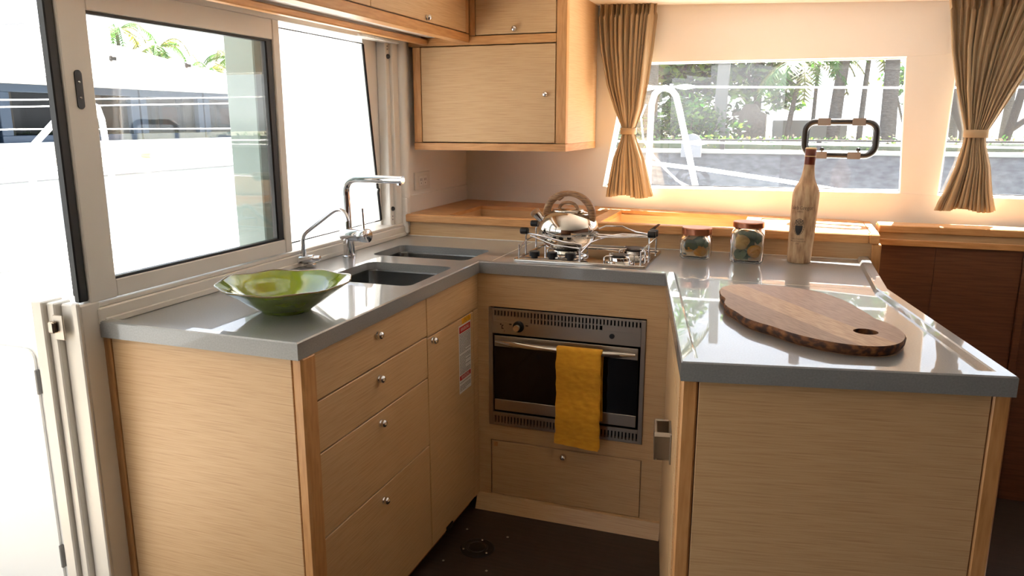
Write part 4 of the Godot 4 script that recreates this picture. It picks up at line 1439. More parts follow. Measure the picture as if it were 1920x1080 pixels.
func upper_cabinets():
	# corner unit with two doors
	var t := thing("corner_cabinet", "oak wall cabinet in the corner with a big door and a small one above", "cabinet", Vector3(-1.18, 1.272, -3.25))
	var ven: Material = M.oak_veneer
	var tr: Material = M.beech_trim
	var g := geo(t)
	g.prism([Vector2(-1.511, -3.06), Vector2(-0.858, -3.06), Vector2(-0.858, -3.508), Vector2(-1.511, -3.608)], 1.302, 1.93)
	part(t, "carcass", g, ven)
	bpart(t, "side_panel", Vector3(-0.858, 1.302, -3.031), Vector3(-0.8415, 1.93, -3.506), ven, 0.0)
	bpart(t, "side_panel", Vector3(-1.511, 1.302, -3.017), Vector3(-1.4985, 1.93, -3.06), ven, 0.0)
	g = geo(t)
	g.prism([Vector2(-1.5115, -2.999), Vector2(-0.8405, -2.999), Vector2(-0.8405, -3.508), Vector2(-1.5115, -3.608)], 1.272, 1.3015, 0.001)
	part(t, "bottom_board", g, M.beech_trim_level)
	bpart(t, "post", Vector3(-1.511, 1.303, -3.0), Vector3(-1.476, 1.692, -3.016), tr, 0.0015)
	bpart(t, "post", Vector3(-0.8825, 1.303, -2.9985), Vector3(-0.8410, 1.93, -3.03), tr, 0.0015)
	bpart(t, "rail", Vector3(-1.53, 1.6945, -3.0), Vector3(-0.8845, 1.7285, -3.016), M.beech_trim_level, 0.0015)
	bpart(t, "stile", Vector3(-1.252, 1.730, -3.0), Vector3(-1.2275, 1.93, -3.016), tr, 0.0015)
	var d := bpart(t, "door", Vector3(-1.4725, 1.3060, -2.9995), Vector3(-0.8865, 1.6900, -3.013), ven)
	knob_at(d, t, Vector3(-0.926, 1.496, -2.9995), Vector3.BACK)
	d = bpart(t, "door", Vector3(-1.2245, 1.7325, -2.9995), Vector3(-0.8865, 1.93, -3.013), ven)
	knob_at(d, t, Vector3(-1.057, 1.750, -2.9995), Vector3.BACK)
	# run of lockers over the side window
	t = thing("overhead_lockers", "row of oak overhead lockers above the side window", "cabinet", Vector3(-1.4, 1.70, -2.1))
	bpart(t, "carcass", Vector3(-1.31, 1.738, -1.28), Vector3(-1.528, 1.94, -2.994), M.ceiling_white, 0.0)
	bpart(t, "bottom_rail", Vector3(-1.252, 1.703, -1.28), Vector3(-1.30, 1.7365, -2.998), M.beech_trim_level, 0.002)
	bpart(t, "rear_rail", Vector3(-1.437, 1.700, -1.28), Vector3(-1.468, 1.722, -2.998), M.beech_trim_level, 0.004)
	for z in [[-1.285, -2.2085], [-2.2115, -2.966]]:
		var k := bpart(t, "door", Vector3(-1.252, 1.740, z[0]), Vector3(-1.264, 1.94, z[1]), ven)
		knob_at(k, t, Vector3(-1.252, 1.7535, z[0] - 0.395 if z[0] < -2 else -1.75), Vector3.RIGHT)
	bpart(t, "stile", Vector3(-1.252, 1.738, -2.9685), Vector3(-1.264, 1.94, -2.998), tr, 0.001)
	bpart(t, "lining_panel", Vector3(-1.30, 1.728, -1.28), Vector3(-1.437, 1.7375, -2.998), M.ceiling_white, 0.0)
	bpart(t, "lining_panel", Vector3(-1.468, 1.722, -1.28), Vector3(-1.533, 1.7375, -2.998), M.white_aluminium, 0.0)

# ================================================================ oven and hob
func oven():
	var z := -2.408
	var t := thing("oven", "stainless steel built-in oven with black glass door", "oven", Vector3(-0.668, 0.328, -2.55))
	var st: Material = M.brushed_steel
	var x0 := -0.943
	var x1 := -0.394
	var zf := z + 0.004
	var g := geo(t)
	g.box(Vector3(x0 + 0.008, 0.331, z - 0.03), Vector3(x1 - 0.008, 0.755, z - 0.2))
	part(t, "casing", g, M.vent_black)
	# front plate, pierced by rows of slots
	g = geo(t)
	g.box(Vector3(x0, 0.328, z - 0.004), Vector3(-0.928, 0.758, zf), 0.001)
	g.box(Vector3(-0.409, 0.328, z - 0.004), Vector3(x1, 0.758, zf), 0.001)
	g.box(Vector3(-0.928, 0.7505, z - 0.004), Vector3(-0.409, 0.758, zf), 0.0005)
	g.box(Vector3(-0.928, 0.668, z - 0.004), Vector3(-0.409, 0.713, zf), 0.0005)
	g.box(Vector3(-0.928, 0.328, z - 0.004), Vector3(-0.409, 0.338, zf), 0.0005)
	g.box(Vector3(-0.928, 0.364, z - 0.004), Vector3(-0.409, 0.377, zf), 0.0005)
	# second row only in the middle
	g.box(Vector3(-0.928, 0.713, z - 0.004), Vector3(-0.788, 0.7305, zf), 0.0)
	g.box(Vector3(-0.538, 0.713, z - 0.004), Vector3(-0.409, 0.7305, zf), 0.0)
	g.box(Vector3(-0.788, 0.7285, z - 0.004), Vector3(-0.538, 0.7325, zf), 0.0)
	g.box(Vector3(-0.928, 0.7305, z - 0.004), Vector3(-0.788, 0.7325, zf), 0.0)
	g.box(Vector3(-0.538, 0.7305, z - 0.004), Vector3(-0.409, 0.7325, zf), 0.0)
	for k in 44:
		var x := -0.928 + k * 0.01205
		g.box(Vector3(x, 0.7325, z - 0.004), Vector3(minf(x + 0.0070, -0.409), 0.7505, zf))
		g.box(Vector3(x, 0.338, z - 0.004), Vector3(minf(x + 0.0070, -0.409), 0.364, zf))
		if x > -0.793 and x < -0.545:
			g.box(Vector3(x, 0.713, z - 0.004), Vector3(x + 0.0070, 0.7285, zf))
	part(t, "front_plate", g, st)
	# dial
	g = geo(t)
	g.lathe([Vector2(0.020, 0.0), Vector2(0.020, 0.004), Vector2(0.018, 0.006), Vector2(0, 0.006)], Vector3(-0.832, 0.699, zf), 28, Vector3.BACK, true)
	var dial := part(t, "dial", g, M.black_plastic)
	g = geo(t)
	g.lathe([Vector2(0.0125, 0.004), Vector2(0.0115, 0.026), Vector2(0.0105, 0.028), Vector2(0, 0.028)], Vector3(-0.832, 0.699, zf), 24, Vector3.BACK, true)
	part(dial, "grip", g, M.polished_steel)
	g = geo(t)
	g.lathe([Vector2(0.0085, 0.0), Vector2(0.0085, 0.003), Vector2(0, 0.0035)], Vector3(-0.505, 0.696, zf), 20, Vector3.BACK, true)
	part(t, "thermostat_cap", g, M.black_plastic)
	# printed marks: flame icons
	g = geo(t)
	for c in [Vector2(-0.862, 0.7045), Vector2(-0.802, 0.7045)]:
		var el: Array = []
		for k in 14:
			el.append(Vector2(c.x + 0.0055 * cos(TAU * k / 14), c.y + 0.0022 * sin(TAU * k / 14)))
		g.slab(el, Vector3(0, 0, zf), Vector3.RIGHT, Vector3.UP, Vector3(0, 0, 0.0003))
	g.box(Vector3(-0.900, 0.700, zf), Vector3(-0.895, 0.7045, zf + 0.0003))
	g.box(Vector3(-0.8945, 0.686, zf), Vector3(-0.8915, 0.699, zf + 0.0003))
	g.box(Vector3(-0.8915, 0.686, zf), Vector3(-0.887, 0.689, zf + 0.0003))
	g.box(Vector3(-0.892, 0.697, zf), Vector3(-0.888, 0.701, zf + 0.0003))
	part(t, "printed_marks", g, M.print_dark)
	lettering(t, t, "E", Vector3(-0.8835, 0.6785, zf + 0.0004), 0.006, Vector3.RIGHT, M.print_dark)
	# door
	g = geo(t)
	g.box(Vector3(-0.922, 0.384, z - 0.006), Vector3(-0.415, 0.662, z + 0.004), 0.001)
	var d := part(t, "door", g, M.oven_black)
	g = geo(t)
	g.box(Vector3(-0.9205, 0.622, z), Vector3(-0.4165, 0.661, z + 0.007), 0.001)
	part(d, "top_strip", g, st)
	g = geo(t)
	g.box(Vector3(-0.9205, 0.386, z), Vector3(-0.4165, 0.427, z + 0.006), 0.001)
	part(d, "bottom_strip", g, st)
	g = geo(t)
	var path: Array = []
	for k in 25:
		var f := k / 24.0
		var s := pow(sin(PI * clampf(f, 0.02, 0.98)), 0.55)
		path.append(Vector3(lerpf(-0.913, -0.424, f), 0.642, z + 0.008 + 0.036 * s))
	var rr: Array = []
	for k in 25:
		rr.append(0.0105 * clampf(0.55 + sin(PI * k / 24.0) * 1.2, 0.0, 1.0))
	g.tube(path, rr, 14)
	part(d, "handle", g, M.polished_steel)

func wire(t: Node3D, nm: String, pts: Array, r := 0.0026) -> void:
	var g := geo(t)
	g.tube(pts, r, 7)
	part(t, nm, g, M.chrome)

func hob():
	var t := thing("hob", "steel gas hob with wire pan guards and three black knobs", "hob", Vector3(-0.655, YT, -2.68))
	var g := geo(t)
	var x0 := -0.888
	var x1 := -0.422
	var z0 := -2.512
	var z1 := -2.852
	g.box(Vector3(x0, YT, z0), Vector3(x1, YT + 0.004, z1), 0.0015)
	part(t, "plate", g, M.polished_steel)
	g = geo(t)
	for b in [[x0, x1, z0, z0 - 0.008], [x0, x1, z1 + 0.008, z1], [x0, x0 + 0.008, z0, z1], [x1 - 0.008, x1, z0, z1]]:
		g.box(Vector3(b[0], YT + 0.003, b[2]), Vector3(b[1], YT + 0.009, b[3]), 0.002)
	part(t, "plate_edge", g, M.polished_steel)
	bpart(t, "control_strip", Vector3(-0.875, YT + 0.004, -2.520), Vector3(-0.655, YT + 0.010, -2.556), M.brushed_steel, 0.002)
	for x in [-0.819, -0.754, -0.688]:
		g = geo(t)
		g.lathe([Vector2(0.012, 0.0), Vector2(0.012, 0.008), Vector2(0.0185, 0.009), Vector2(0.0185, 0.024), Vector2(0.016, 0.0265), Vector2(0, 0.0265)], Vector3(x, YT + 0.009, -2.537), 22, Vector3.UP, true)
		part(t, "knob", g, M.black_plastic)
	# burners
	for b in [[-0.742, -2.700, 0.056], [-0.528, -2.600, 0.036], [-0.505, -2.762, 0.044]]:
		g = geo(t)
		var r: float = b[2]
		g.lathe([Vector2(r * 1.35, 0.0), Vector2(r * 1.3, 0.004), Vector2(r * 1.05, 0.006), Vector2(r, 0.016), Vector2(r * 0.9, 0.018), Vector2(0, 0.018)], Vector3(b[0], YT + 0.004, b[1]), 28, Vector3.UP, true)
		var bn := part(t, "burner", g, M.polished_steel)
		g = geo(t)
		g.lathe([Vector2(r * 0.85, 0.0), Vector2(r * 0.9, 0.005), Vector2(r * 0.8, 0.008), Vector2(0, 0.009)], Vector3(b[0], YT + 0.022, b[1]), 28, Vector3.UP, true)
		part(bn, "burner_cap", g, M.black_plastic)
	# pan supports: wire posts and fingers
	var y := YT + 0.0275
	for c in [[-0.742, -2.700, 0.085], [-0.528, -2.600, 0.062], [-0.505, -2.762, 0.066]]:
		for k in 4:
			var a := PI / 4 + PI / 2 * k
			var o := Vector3(c[0], 0, c[1])
			var u := Vector3(cos(a), 0, sin(a))
			wire(t, "pan_finger", [o + u * c[2] + Vector3(0, YT + 0.004, 0), o + u * c[2] + Vector3(0, y - 0.004, 0), o + u * (c[2] - 0.006) + Vector3(0, y, 0), o + u * (c[2] * 0.34) + Vector3(0, y, 0)])
	# rail round the hob
	var yr := YT + 0.058
	var px := [-0.872, -0.650, -0.440]
	for x in px:
		for z in [-2.524, -2.840]:
			if x == -0.650 and z == -2.840:
				continue
			wire(t, "rail_post", [Vector3(x, YT + 0.006, z), Vector3(x, yr, z)], 0.003)
	wire(t, "guard_rail", [Vector3(-0.872, yr - 0.02, -2.524), Vector3(-0.872, yr + 0.004, -2.60), Vector3(-0.872, yr + 0.006, -2.76), Vector3(-0.872, yr, -2.840), Vector3(-0.66, yr + 0.002, -2.842), Vector3(-0.440, yr, -2.840)], 0.003)
	wire(t, "guard_rail", [Vector3(-0.650, yr - 0.02, -2.526), Vector3(-0.640, yr + 0.004, -2.62), Vector3(-0.600, yr + 0.012, -2.75), Vector3(-0.560, yr + 0.014, -2.80), Vector3(-0.440, yr + 0.006, -2.838)], 0.003)
	wire(t, "guard_rail", [Vector3(-0.440, yr - 0.006, -2.524), Vector3(-0.440, yr, -2.66), Vector3(-0.440, yr, -2.840)], 0.003)
	# pan clamps: long wire loops held by black screws at both ends
	for s in [[Vector3(-0.868, YT + 0.088, -2.60), Vector3(-0.66, YT + 0.060, -2.575), 1.0], [Vector3(-0.868, YT + 0.100, -2.72), Vector3(-0.83, YT + 0.075, -2.80), 0.5]]:
		var p: Vector3 = s[0]
		var q: Vector3 = s[1]
		wire(t, "clamp_arm", [p + Vector3(-0.004, -0.082, 0), p + Vector3(-0.004, -0.01, 0), p, p.lerp(q, 0.3) + Vector3(0, 0.004, 0.012), p.lerp(q, 0.7) + Vector3(0, 0, 0.014), q, q + Vector3(0.002, -0.010, -0.008), q + Vector3(-0.012, -0.016, -0.016), p.lerp(q, 0.5) + Vector3(0, -0.022, 0.0), p + Vector3(0.012, -0.008, 0)], 0.0032)
		g = geo(t)
		g.lathe([Vector2(0.0, -0.014), Vector2(0.011, -0.014), Vector2(0.0125, -0.010), Vector2(0.0125, 0.010), Vector2(0.011, 0.014), Vector2(0, 0.014)], p + Vector3(-0.010, 0.008, 0), 14, Vector3.RIGHT, true)
		part(t, "clamp_screw", g, M.black_plastic)
	var pr := Vector3(-0.446, YT + 0.088, -2.72)
	wire(t, "clamp_arm", [Vector3(-0.446, YT + 0.006, -2.72), pr, pr + Vector3(-0.05, 0.004, -0.01), pr + Vector3(-0.11, 0.018, -0.05), pr + Vector3(-0.17, 0.016, -0.05), pr + Vector3(-0.205, 0.002, -0.03), pr + Vector3(-0.19, -0.012, 0.0), pr + Vector3(-0.10, -0.010, 0.01), pr + Vector3(-0.01, -0.006, 0.004)], 0.0032)
	wire(t, "clamp_arm", [pr + Vector3(0, 0, 0.02), pr + Vector3(-0.09, -0.012, 0.03), pr + Vector3(-0.18, -0.014, 0.03), pr + Vector3(-0.215, -0.008, 0.02)], 0.0032)
	for dz in [0.018, -0.022]:
		g = geo(t)
		g.lathe([Vector2(0.0, -0.014), Vector2(0.012, -0.014), Vector2(0.0135, -0.010), Vector2(0.0135, 0.010), Vector2(0.012, 0.014), Vector2(0, 0.014)], pr + Vector3(0.012, 0.002, dz), 14, Vector3.RIGHT, true)
		part(t, "clamp_screw", g, M.black_plastic)
	g = geo(t)
	g.slab([Vector2(0, 0), Vector2(0.03, 0.022), Vector2(0.038, 0.020), Vector2(0.012, -0.006)], pr + Vector3(-0.006, 0.012, -0.03), Vector3.RIGHT, Vector3.UP, Vector3(0, 0, -0.012))
	part(t, "clamp_lever", g, M.polished_steel)

func kettle():
	var c := Vector3(-0.742, YT + 0.0300, -2.700)
	var t := thing("kettle", "shiny steel whistling kettle with wooden arch handle on the hob", "kettle", c)
	var g := geo(t)
	g.lathe([Vector2(0, 0), Vector2(0.064, 0.0), Vector2(0.074, 0.003), Vector2(0.080, 0.008), Vector2(0.096, 0.022), Vector2(0.1075, 0.040), Vector2(0.112, 0.058), Vector2(0.1115, 0.075), Vector2(0.106, 0.093), Vector2(0.095, 0.110), Vector2(0.080, 0.122), Vector2(0.062, 0.130), Vector2(0.056, 0.133)], c, 56)
	part(t, "body", g, M.polished_steel)
	g = geo(t)
	g.lathe([Vector2(0.056, 0.131), Vector2(0.058, 0.136), Vector2(0.053, 0.139), Vector2(0.02, 0.142), Vector2(0, 0.143)], c, 40)
	var lid := part(t, "lid", g, M.polished_steel)
	g = geo(t)
	var pts: Array = []
	for k in 13:
		var a := PI * k / 12
		pts.append(c + Vector3(0.036 * cos(a), 0.138 + 0.026 * sin(a), 0.006 * cos(a)))
	g.tube(pts, 0.0060, 10)
	part(lid, "lid_handle", g, M.kettle_wood)
	# spout to the left
	g = geo(t)
	g.tube([c + Vector3(-0.085, 0.082, 0.005), c + Vector3(-0.105, 0.102, 0.008), c + Vector3(-0.122, 0.120, 0.010)], [0.010, 0.013, 0.0175], 18)
	part(t, "spout", g, M.chrome)
	g = geo(t)
	g.tube([c + Vector3(-0.120, 0.118, 0.010), c + Vector3(-0.128, 0.127, 0.011), c + Vector3(-0.131, 0.130, 0.011)], [0.0185, 0.0195, 0.014], 18)
	part(t, "spout_cap", g, M.kettle_wood)
	# big arch handle
	g = geo(t)
	pts = []
	var rr: Array = []
	for k in 27:
		var a := lerpf(-0.12 * PI, 1.07 * PI, k / 26.0)
		pts.append(c + Vector3(0.003 + 0.089 * cos(a), 0.121 + 0.075 * sin(a), 0.014 * cos(a)))
		rr.append(0.0098 + 0.0045 * absf(cos(a)))
	g.tube(pts, rr, 14)
	part(t, "handle", g, M.kettle_wood)
	g = geo(t)
	g.tube([c + Vector3(-0.05, 0.176, -0.006), c + Vector3(-0.036, 0.175, -0.004), c + Vector3(-0.02, 0.183, -0.003)], [0.004, 0.008, 0.004], 10)
	part(t, "whistle_trigger", g, M.kettle_wood)

# ================================================================ taps
func arc(a: Vector3, b: Vector3, c: Vector3, n := 8) -> Array:
	var o: Array = []
	for k in n + 1:
		var f := k / float(n)
		o.append(a.lerp(b, f).lerp(b.lerp(c, f), f))
	return o

func taps():
	var b := Vector3(-1.478, YT, -2.385)
	var t := thing("mixer_tap", "tall chrome mixer tap between the two sinks", "tap", b)
	var g := geo(t)
	g.lathe([Vector2(0.0245, 0.0), Vector2(0.0245, 0.006), Vector2(0.0205, 0.008), Vector2(0.0195, 0.06), Vector2(0.0195, 0.07)], b, 28, Vector3.UP, true)
	part(t, "base", g, M.chrome)
	g = geo(t)
	g.lathe([Vector2(0, -0.034), Vector2(0.014, -0.033), Vector2(0.0225, -0.024), Vector2(0.024, -0.01), Vector2(0.0245, 0.05), Vector2(0.0235, 0.052), Vector2(0.0245, 0.054), Vector2(0.0245, 0.088), Vector2(0.022, 0.090), Vector2(0, 0.0885)], b + Vector3(0, 0.083, 0), 30, Vector3(1, 0.0, 0.10))
	part(t, "mixer_body", g, M.chrome)
	g = geo(t)
	var pts: Array = [b + Vector3(0, 0.10, 0), b + Vector3(-0.002, 0.20, 0)]
	pts += arc(b + Vector3(-0.003, 0.235, 0), b + Vector3(-0.004, 0.284, 0), b + Vector3(0.05, 0.284, 0), 9)
	pts += [b + Vector3(0.12, 0.2845, 0.004), b + Vector3(0.232, 0.285, 0.010)]
	g.tube(pts, 0.0138, 18)
	part(t, "spout", g, M.chrome)
	g = geo(t)
	g.tube([b + Vector3(0.218, 0.274, 0.009), b + Vector3(0.218, 0.266, 0.009)], 0.008, 12)
	part(t, "aerator", g, M.chrome)
	g = geo(t)
	g.tube([b + Vector3(0.068, 0.10, 0.006), b + Vector3(0.064, 0.180, 0.004)], 0.0042, 10)
	part(t, "lever", g, M.chrome)
	b = Vector3(-1.505, YT, -2.165)
	t = thing("folding_tap", "small chrome folding tap left of the mixer tap", "tap", b)
	g = geo(t)
	g.box(b + Vector3(-0.012, 0, -0.012), b + Vector3(0.028, 0.014, 0.012), 0.003)
	part(t, "base", g, M.chrome)
	g = geo(t)
	g.lathe([Vector2(0, -0.030), Vector2(0.012, -0.030), Vector2(0.0135, -0.027), Vector2(0.0135, 0.026), Vector2(0.009, 0.028), Vector2(0.009, 0.048), Vector2(0, 0.05)], b + Vector3(0.0, 0.0275, 0.004), 20, Vector3(1, 0.12, -0.15), true)
	part(t, "valve", g, M.chrome)
	g = geo(t)
	g.lathe([Vector2(0.0, 0.0), Vector2(0.010, 0.0), Vector2(0.010, 0.026), Vector2(0.0, 0.026)], b + Vector3(-0.012, 0.036, 0.004), 16, Vector3.UP, true)
	part(t, "collar", g, M.chrome)
	g = geo(t)
	var q := b + Vector3(-0.012, 0.06, 0.004)
	pts = [q]
	pts += arc(q + Vector3(0, 0.028, 0), q + Vector3(0.001, 0.05, 0), q + Vector3(0.022, 0.064, 0), 6)
	pts += [q + Vector3(0.07, 0.097, 0)]
	pts += arc(q + Vector3(0.118, 0.130, 0), q + Vector3(0.165, 0.160, 0), q + Vector3(0.178, 0.104, 0), 9)
	g.tube(pts, 0.0068, 14)
	part(t, "spout", g, M.chrome)

# ================================================================ things on the worktop
func bowl():
	var c := Vector3(-1.205, YT, -1.628)
	var t := thing("bowl", "green glazed bowl with a scalloped rim on the worktop", "bowl", c)
	var lob := 8
	var N := 96
	var pr := [[0.0, 0.012], [0.03, 0.012], [0.052, 0.0145], [0.075, 0.022], [0.10, 0.036], [0.122, 0.052], [0.138, 0.062], [0.150, 0.068], [0.161, 0.074], [0.166, 0.0765]]
	var shape := func(r: float, y: float, a: float, out: float) -> Vector3:
		var f := clampf((r - 0.06) / 0.116, 0.0, 1.0)
		var s := pow(absf(cos(a * lob / 2.0)), 0.6)
		var s2 := cos(a * lob)
		var k := 1.0 + f * f * (0.050 * (s - 0.7) + 0.010 * cos(a * lob * 2.0))
		var yy := y + f * f * (0.0022 * s2 + 0.003 * cos(2.0 * a + 0.6))
		return c + Vector3(cos(a) * r * k, yy + out, sin(a) * r * k * 0.98)
	var g := geo(t)
	var inn: Array = []
	for p in pr:
		var row: Array = []
		for k in N + 1:
			row.append(shape.call(p[0], p[1], TAU * (k % N) / N, 0.0))
		inn.append(row)
	var ou: Array = []
	for p in [[0.170, 0.0745], [0.161, 0.068], [0.150, 0.061], [0.138, 0.054], [0.122, 0.043], [0.10, 0.027], [0.078, 0.013], [0.066, 0.006], [0.062, 0.0], [0.0, 0.0]]:
		var row: Array = []
		for k in N + 1:
			row.append(shape.call(p[0], p[1], TAU * (k % N) / N, 0.0))
		ou.append(row)
	var gr := func(gg: Geo, rows: Array):
		gg.smooth(true)
		for i in rows.size() - 1:
			for k in N:
				var a: Vector3 = rows[i][k]; var b: Vector3 = rows[i][k + 1]; var d: Vector3 = rows[i + 1][k + 1]; var e: Vector3 = rows[i + 1][k]
				gg.tri(a, d, b)
				gg.tri(a, e, d)
		gg.smooth(false)
	gr.call(g, inn)
	gr.call(g, ou)
	part(t, "dish", g, M.green_glaze)
	g = geo(t)
	var ring: Array = []
	for k in N:
		ring.append(shape.call(0.1685, 0.0762, TAU * k / N, 0.0))
	g.tube(ring, 0.0026, 8, true)
	part(t, "rim", g, M.glaze_rim)

func jar_ring(cx: float, cz: float, h: float, r: float, y: float) -> Array:
	var o: Array = []
	for q in 4:
		var sx: float = [1, -1, -1, 1][q]
		var sy: float = [1, 1, -1, -1][q]
		for s in 6:
			var a := (q * 90.0 + s * 18.0) * PI / 180
			o.append(Vector3(cx + sx * (h - r) + r * cos(a), y, cz + sy * (h - r) + r * sin(a)))
	return o

func jars():
	var rng := RandomNumberGenerator.new()
	rng.seed = 61
	var n := 0
	for j in [[-0.290, -2.812, 0.0545, 0.082, 0.025], [-0.111, -2.790, 0.0565, 0.118, 0.020]]:
		var x: float = j[0]; var z: float = j[1]; var h: float = j[2]; var H: float = j[3]
		var c := Vector3(x, YT, z)
		var t := thing("glass_jar", ["shorter square glass jar with copper lid beside the hob", "taller square glass jar with copper lid"][n], "jar", c, 0.0, "glass jars of dried flowers")
		var g := geo(t)
		var rows: Array = []
		# outside up, over the mouth, inside down
		for p in [[h - 0.008, 0.012, 0.0], [h - 0.001, 0.018, 0.006], [h, 0.020, 0.014], [h, 0.020, H - 0.020], [h - 0.004, 0.026, H - 0.008], [0.046, 0.0455, H], [0.045, 0.0445, H + 0.010], [0.042, 0.0415, H + 0.010], [0.042, 0.0415, H], [h - 0.0075, 0.026, H - 0.0115], [h - 0.0035, 0.018, H - 0.022], [h - 0.0035, 0.018, 0.016], [h - 0.008, 0.016, 0.010]]:
			rows.append(jar_ring(x, z, p[0], p[1], YT + p[2]))
		g.smooth(true)
		var m: int = rows[0].size()
		for i in rows.size() - 1:
			for k in m:
				var l := (k + 1) % m
				var a: Vector3 = rows[i][k]; var b: Vector3 = rows[i][l]; var d: Vector3 = rows[i + 1][l]; var e: Vector3 = rows[i + 1][k]
				g.tri(a, d, b)
				g.tri(a, e, d)
		g.smooth(false)
		for k in m:
			var l := (k + 1) % m
			g.tri_out(Vector3(x, YT, z), rows[0][k], rows[0][l], Vector3.DOWN)
			g.tri_out(Vector3(x, YT + 0.010, z), rows[m - m + rows.size() - 1][k], rows[rows.size() - 1][l], Vector3.UP)
		part(t, "glass", g, M.jar_glass)
		g = geo(t)
		g.lathe([Vector2(0.0, 0.002), Vector2(0.050, 0.002), Vector2(0.0525, 0.0), Vector2(0.0535, 0.002), Vector2(0.0535, j[4] - 0.003), Vector2(0.0515, j[4]), Vector2(0.0, j[4])], c + Vector3(0, H + 0.002, 0), 40, Vector3.UP, true)
		part(t, "lid", g, M.copper_lid)
		# dried petals and leaves inside
		var nm: String = ["shorter", "taller"][n]
		var fl: Array = [[Vector3(0.018, 0.026, 0.022), 0.022, "dried_yellow", "folded yellow dried flower low in the shorter jar"], [Vector3(-0.026, 0.034, 0.012), 0.016, "dried_yellow", "yellow petal behind the leaf in the shorter jar"], [Vector3(-0.028, 0.062, -0.004), 0.013, "dried_yellow", "yellow bit at the top left of the shorter jar"]]
		if n == 1:
			fl = [[Vector3(-0.017, 0.066, 0.020), 0.025, "dried_pale", "pale orange dried flower in the taller jar"], [Vector3(0.024, 0.040, 0.024), 0.024, "dried_yellow", "round yellow dried flower in the taller jar"]]
		for f in fl:
			var o := thing("dried_flower", f[3], "flower", c + f[0], 0.0, "dried flowers in the jars")
			var gg := geo(o)
			for k in 7:
				var ax := Vector3(rng.randfn() * 0.5, rng.randfn(), 1.0).normalized()
				var cc: Vector3 = c + f[0] + Vector3(rng.randfn(), rng.randfn(), rng.randfn()) * 0.0035
				var r: float = f[1] * rng.randf_range(0.55, 0.95)
				gg.lathe([Vector2(0, -r * 0.35), Vector2(r * 0.6, -r * 0.28), Vector2(r, 0.0), Vector2(r * 0.6, r * 0.28), Vector2(0, r * 0.34)], cc, 14, ax)
			part(o, "petals", gg, M[f[2]])
		var lv: Array = [[Vector3(-0.016, 0.044, 0.026), 0.030, 0], [Vector3(0.014, 0.056, 0.014), 0.024, 1], [Vector3(0.030, 0.050, 0.010), 0.022, 1], [Vector3(0.0, 0.030, -0.012), 0.03, 0], [Vector3(0.008, 0.06, -0.012), 0.03, 0]]
		if n == 1:
			lv = [[Vector3(0.008, 0.090, 0.012), 0.030, 0], [Vector3(0.026, 0.082, 0.002), 0.026, 0], [Vector3(-0.020, 0.094, 0.002), 0.024, 1], [Vector3(0.004, 0.066, 0.010), 0.026, 0], [Vector3(-0.022, 0.030, 0.026), 0.026, 1], [Vector3(0.0, 0.032, 0.012), 0.026, 1], [Vector3(-0.012, 0.022, 0.018), 0.026, 0], [Vector3(0.01, 0.055, -0.016), 0.03, 0]]
		var where := ["front left, broad and dark", "upper right, grey-green", "far right, grey-green", "low at the back", "high at the back"]
		if n == 1:
			where = ["at the very top, dark", "upper right, dark", "upper left, grey-green", "at the middle between the flowers", "lower left, grey-green", "low in the middle, grey-green", "at the bottom left, dark", "behind the flowers"]
		for li in lv.size():
			var l: Array = lv[li]
			var o := thing("dried_leaf", "dried leaf in the %s jar, %s" % [nm, where[li]], "leaf", c + l[0], 0.0, "dried leaves in the %s jar" % nm)
			var gg := geo(o)
			var u := Vector3(rng.randfn(), rng.randfn() * 0.7, rng.randfn() * 0.35).normalized()
			var w := u.cross(Vector3(rng.randfn() * 0.4, rng.randfn() * 0.4, 1)).normalized()
			var nn := u.cross(w)
			var rows2: Array = []
			for a in 9:
				var f := a / 8.0 * 2.0 - 1.0
				var row: Array = []
				var wd: float = l[1] * 0.68 * sqrt(maxf(0.0, 1.0 - f * f)) * (1.0 - 0.25 * f)
				for b in 5:
					var e := b / 4.0 * 2.0 - 1.0
					row.append(c + l[0] + u * (f * l[1] * 0.85) + w * (e * wd) + nn * (absf(e) * wd * 0.5 - f * f * l[1] * 0.25))
				rows2.append(row)
			gg.grid(rows2, nn)
			part(o, "blade", gg, M.dried_green if l[2] == 0 else M.dried_sage)
		n += 1

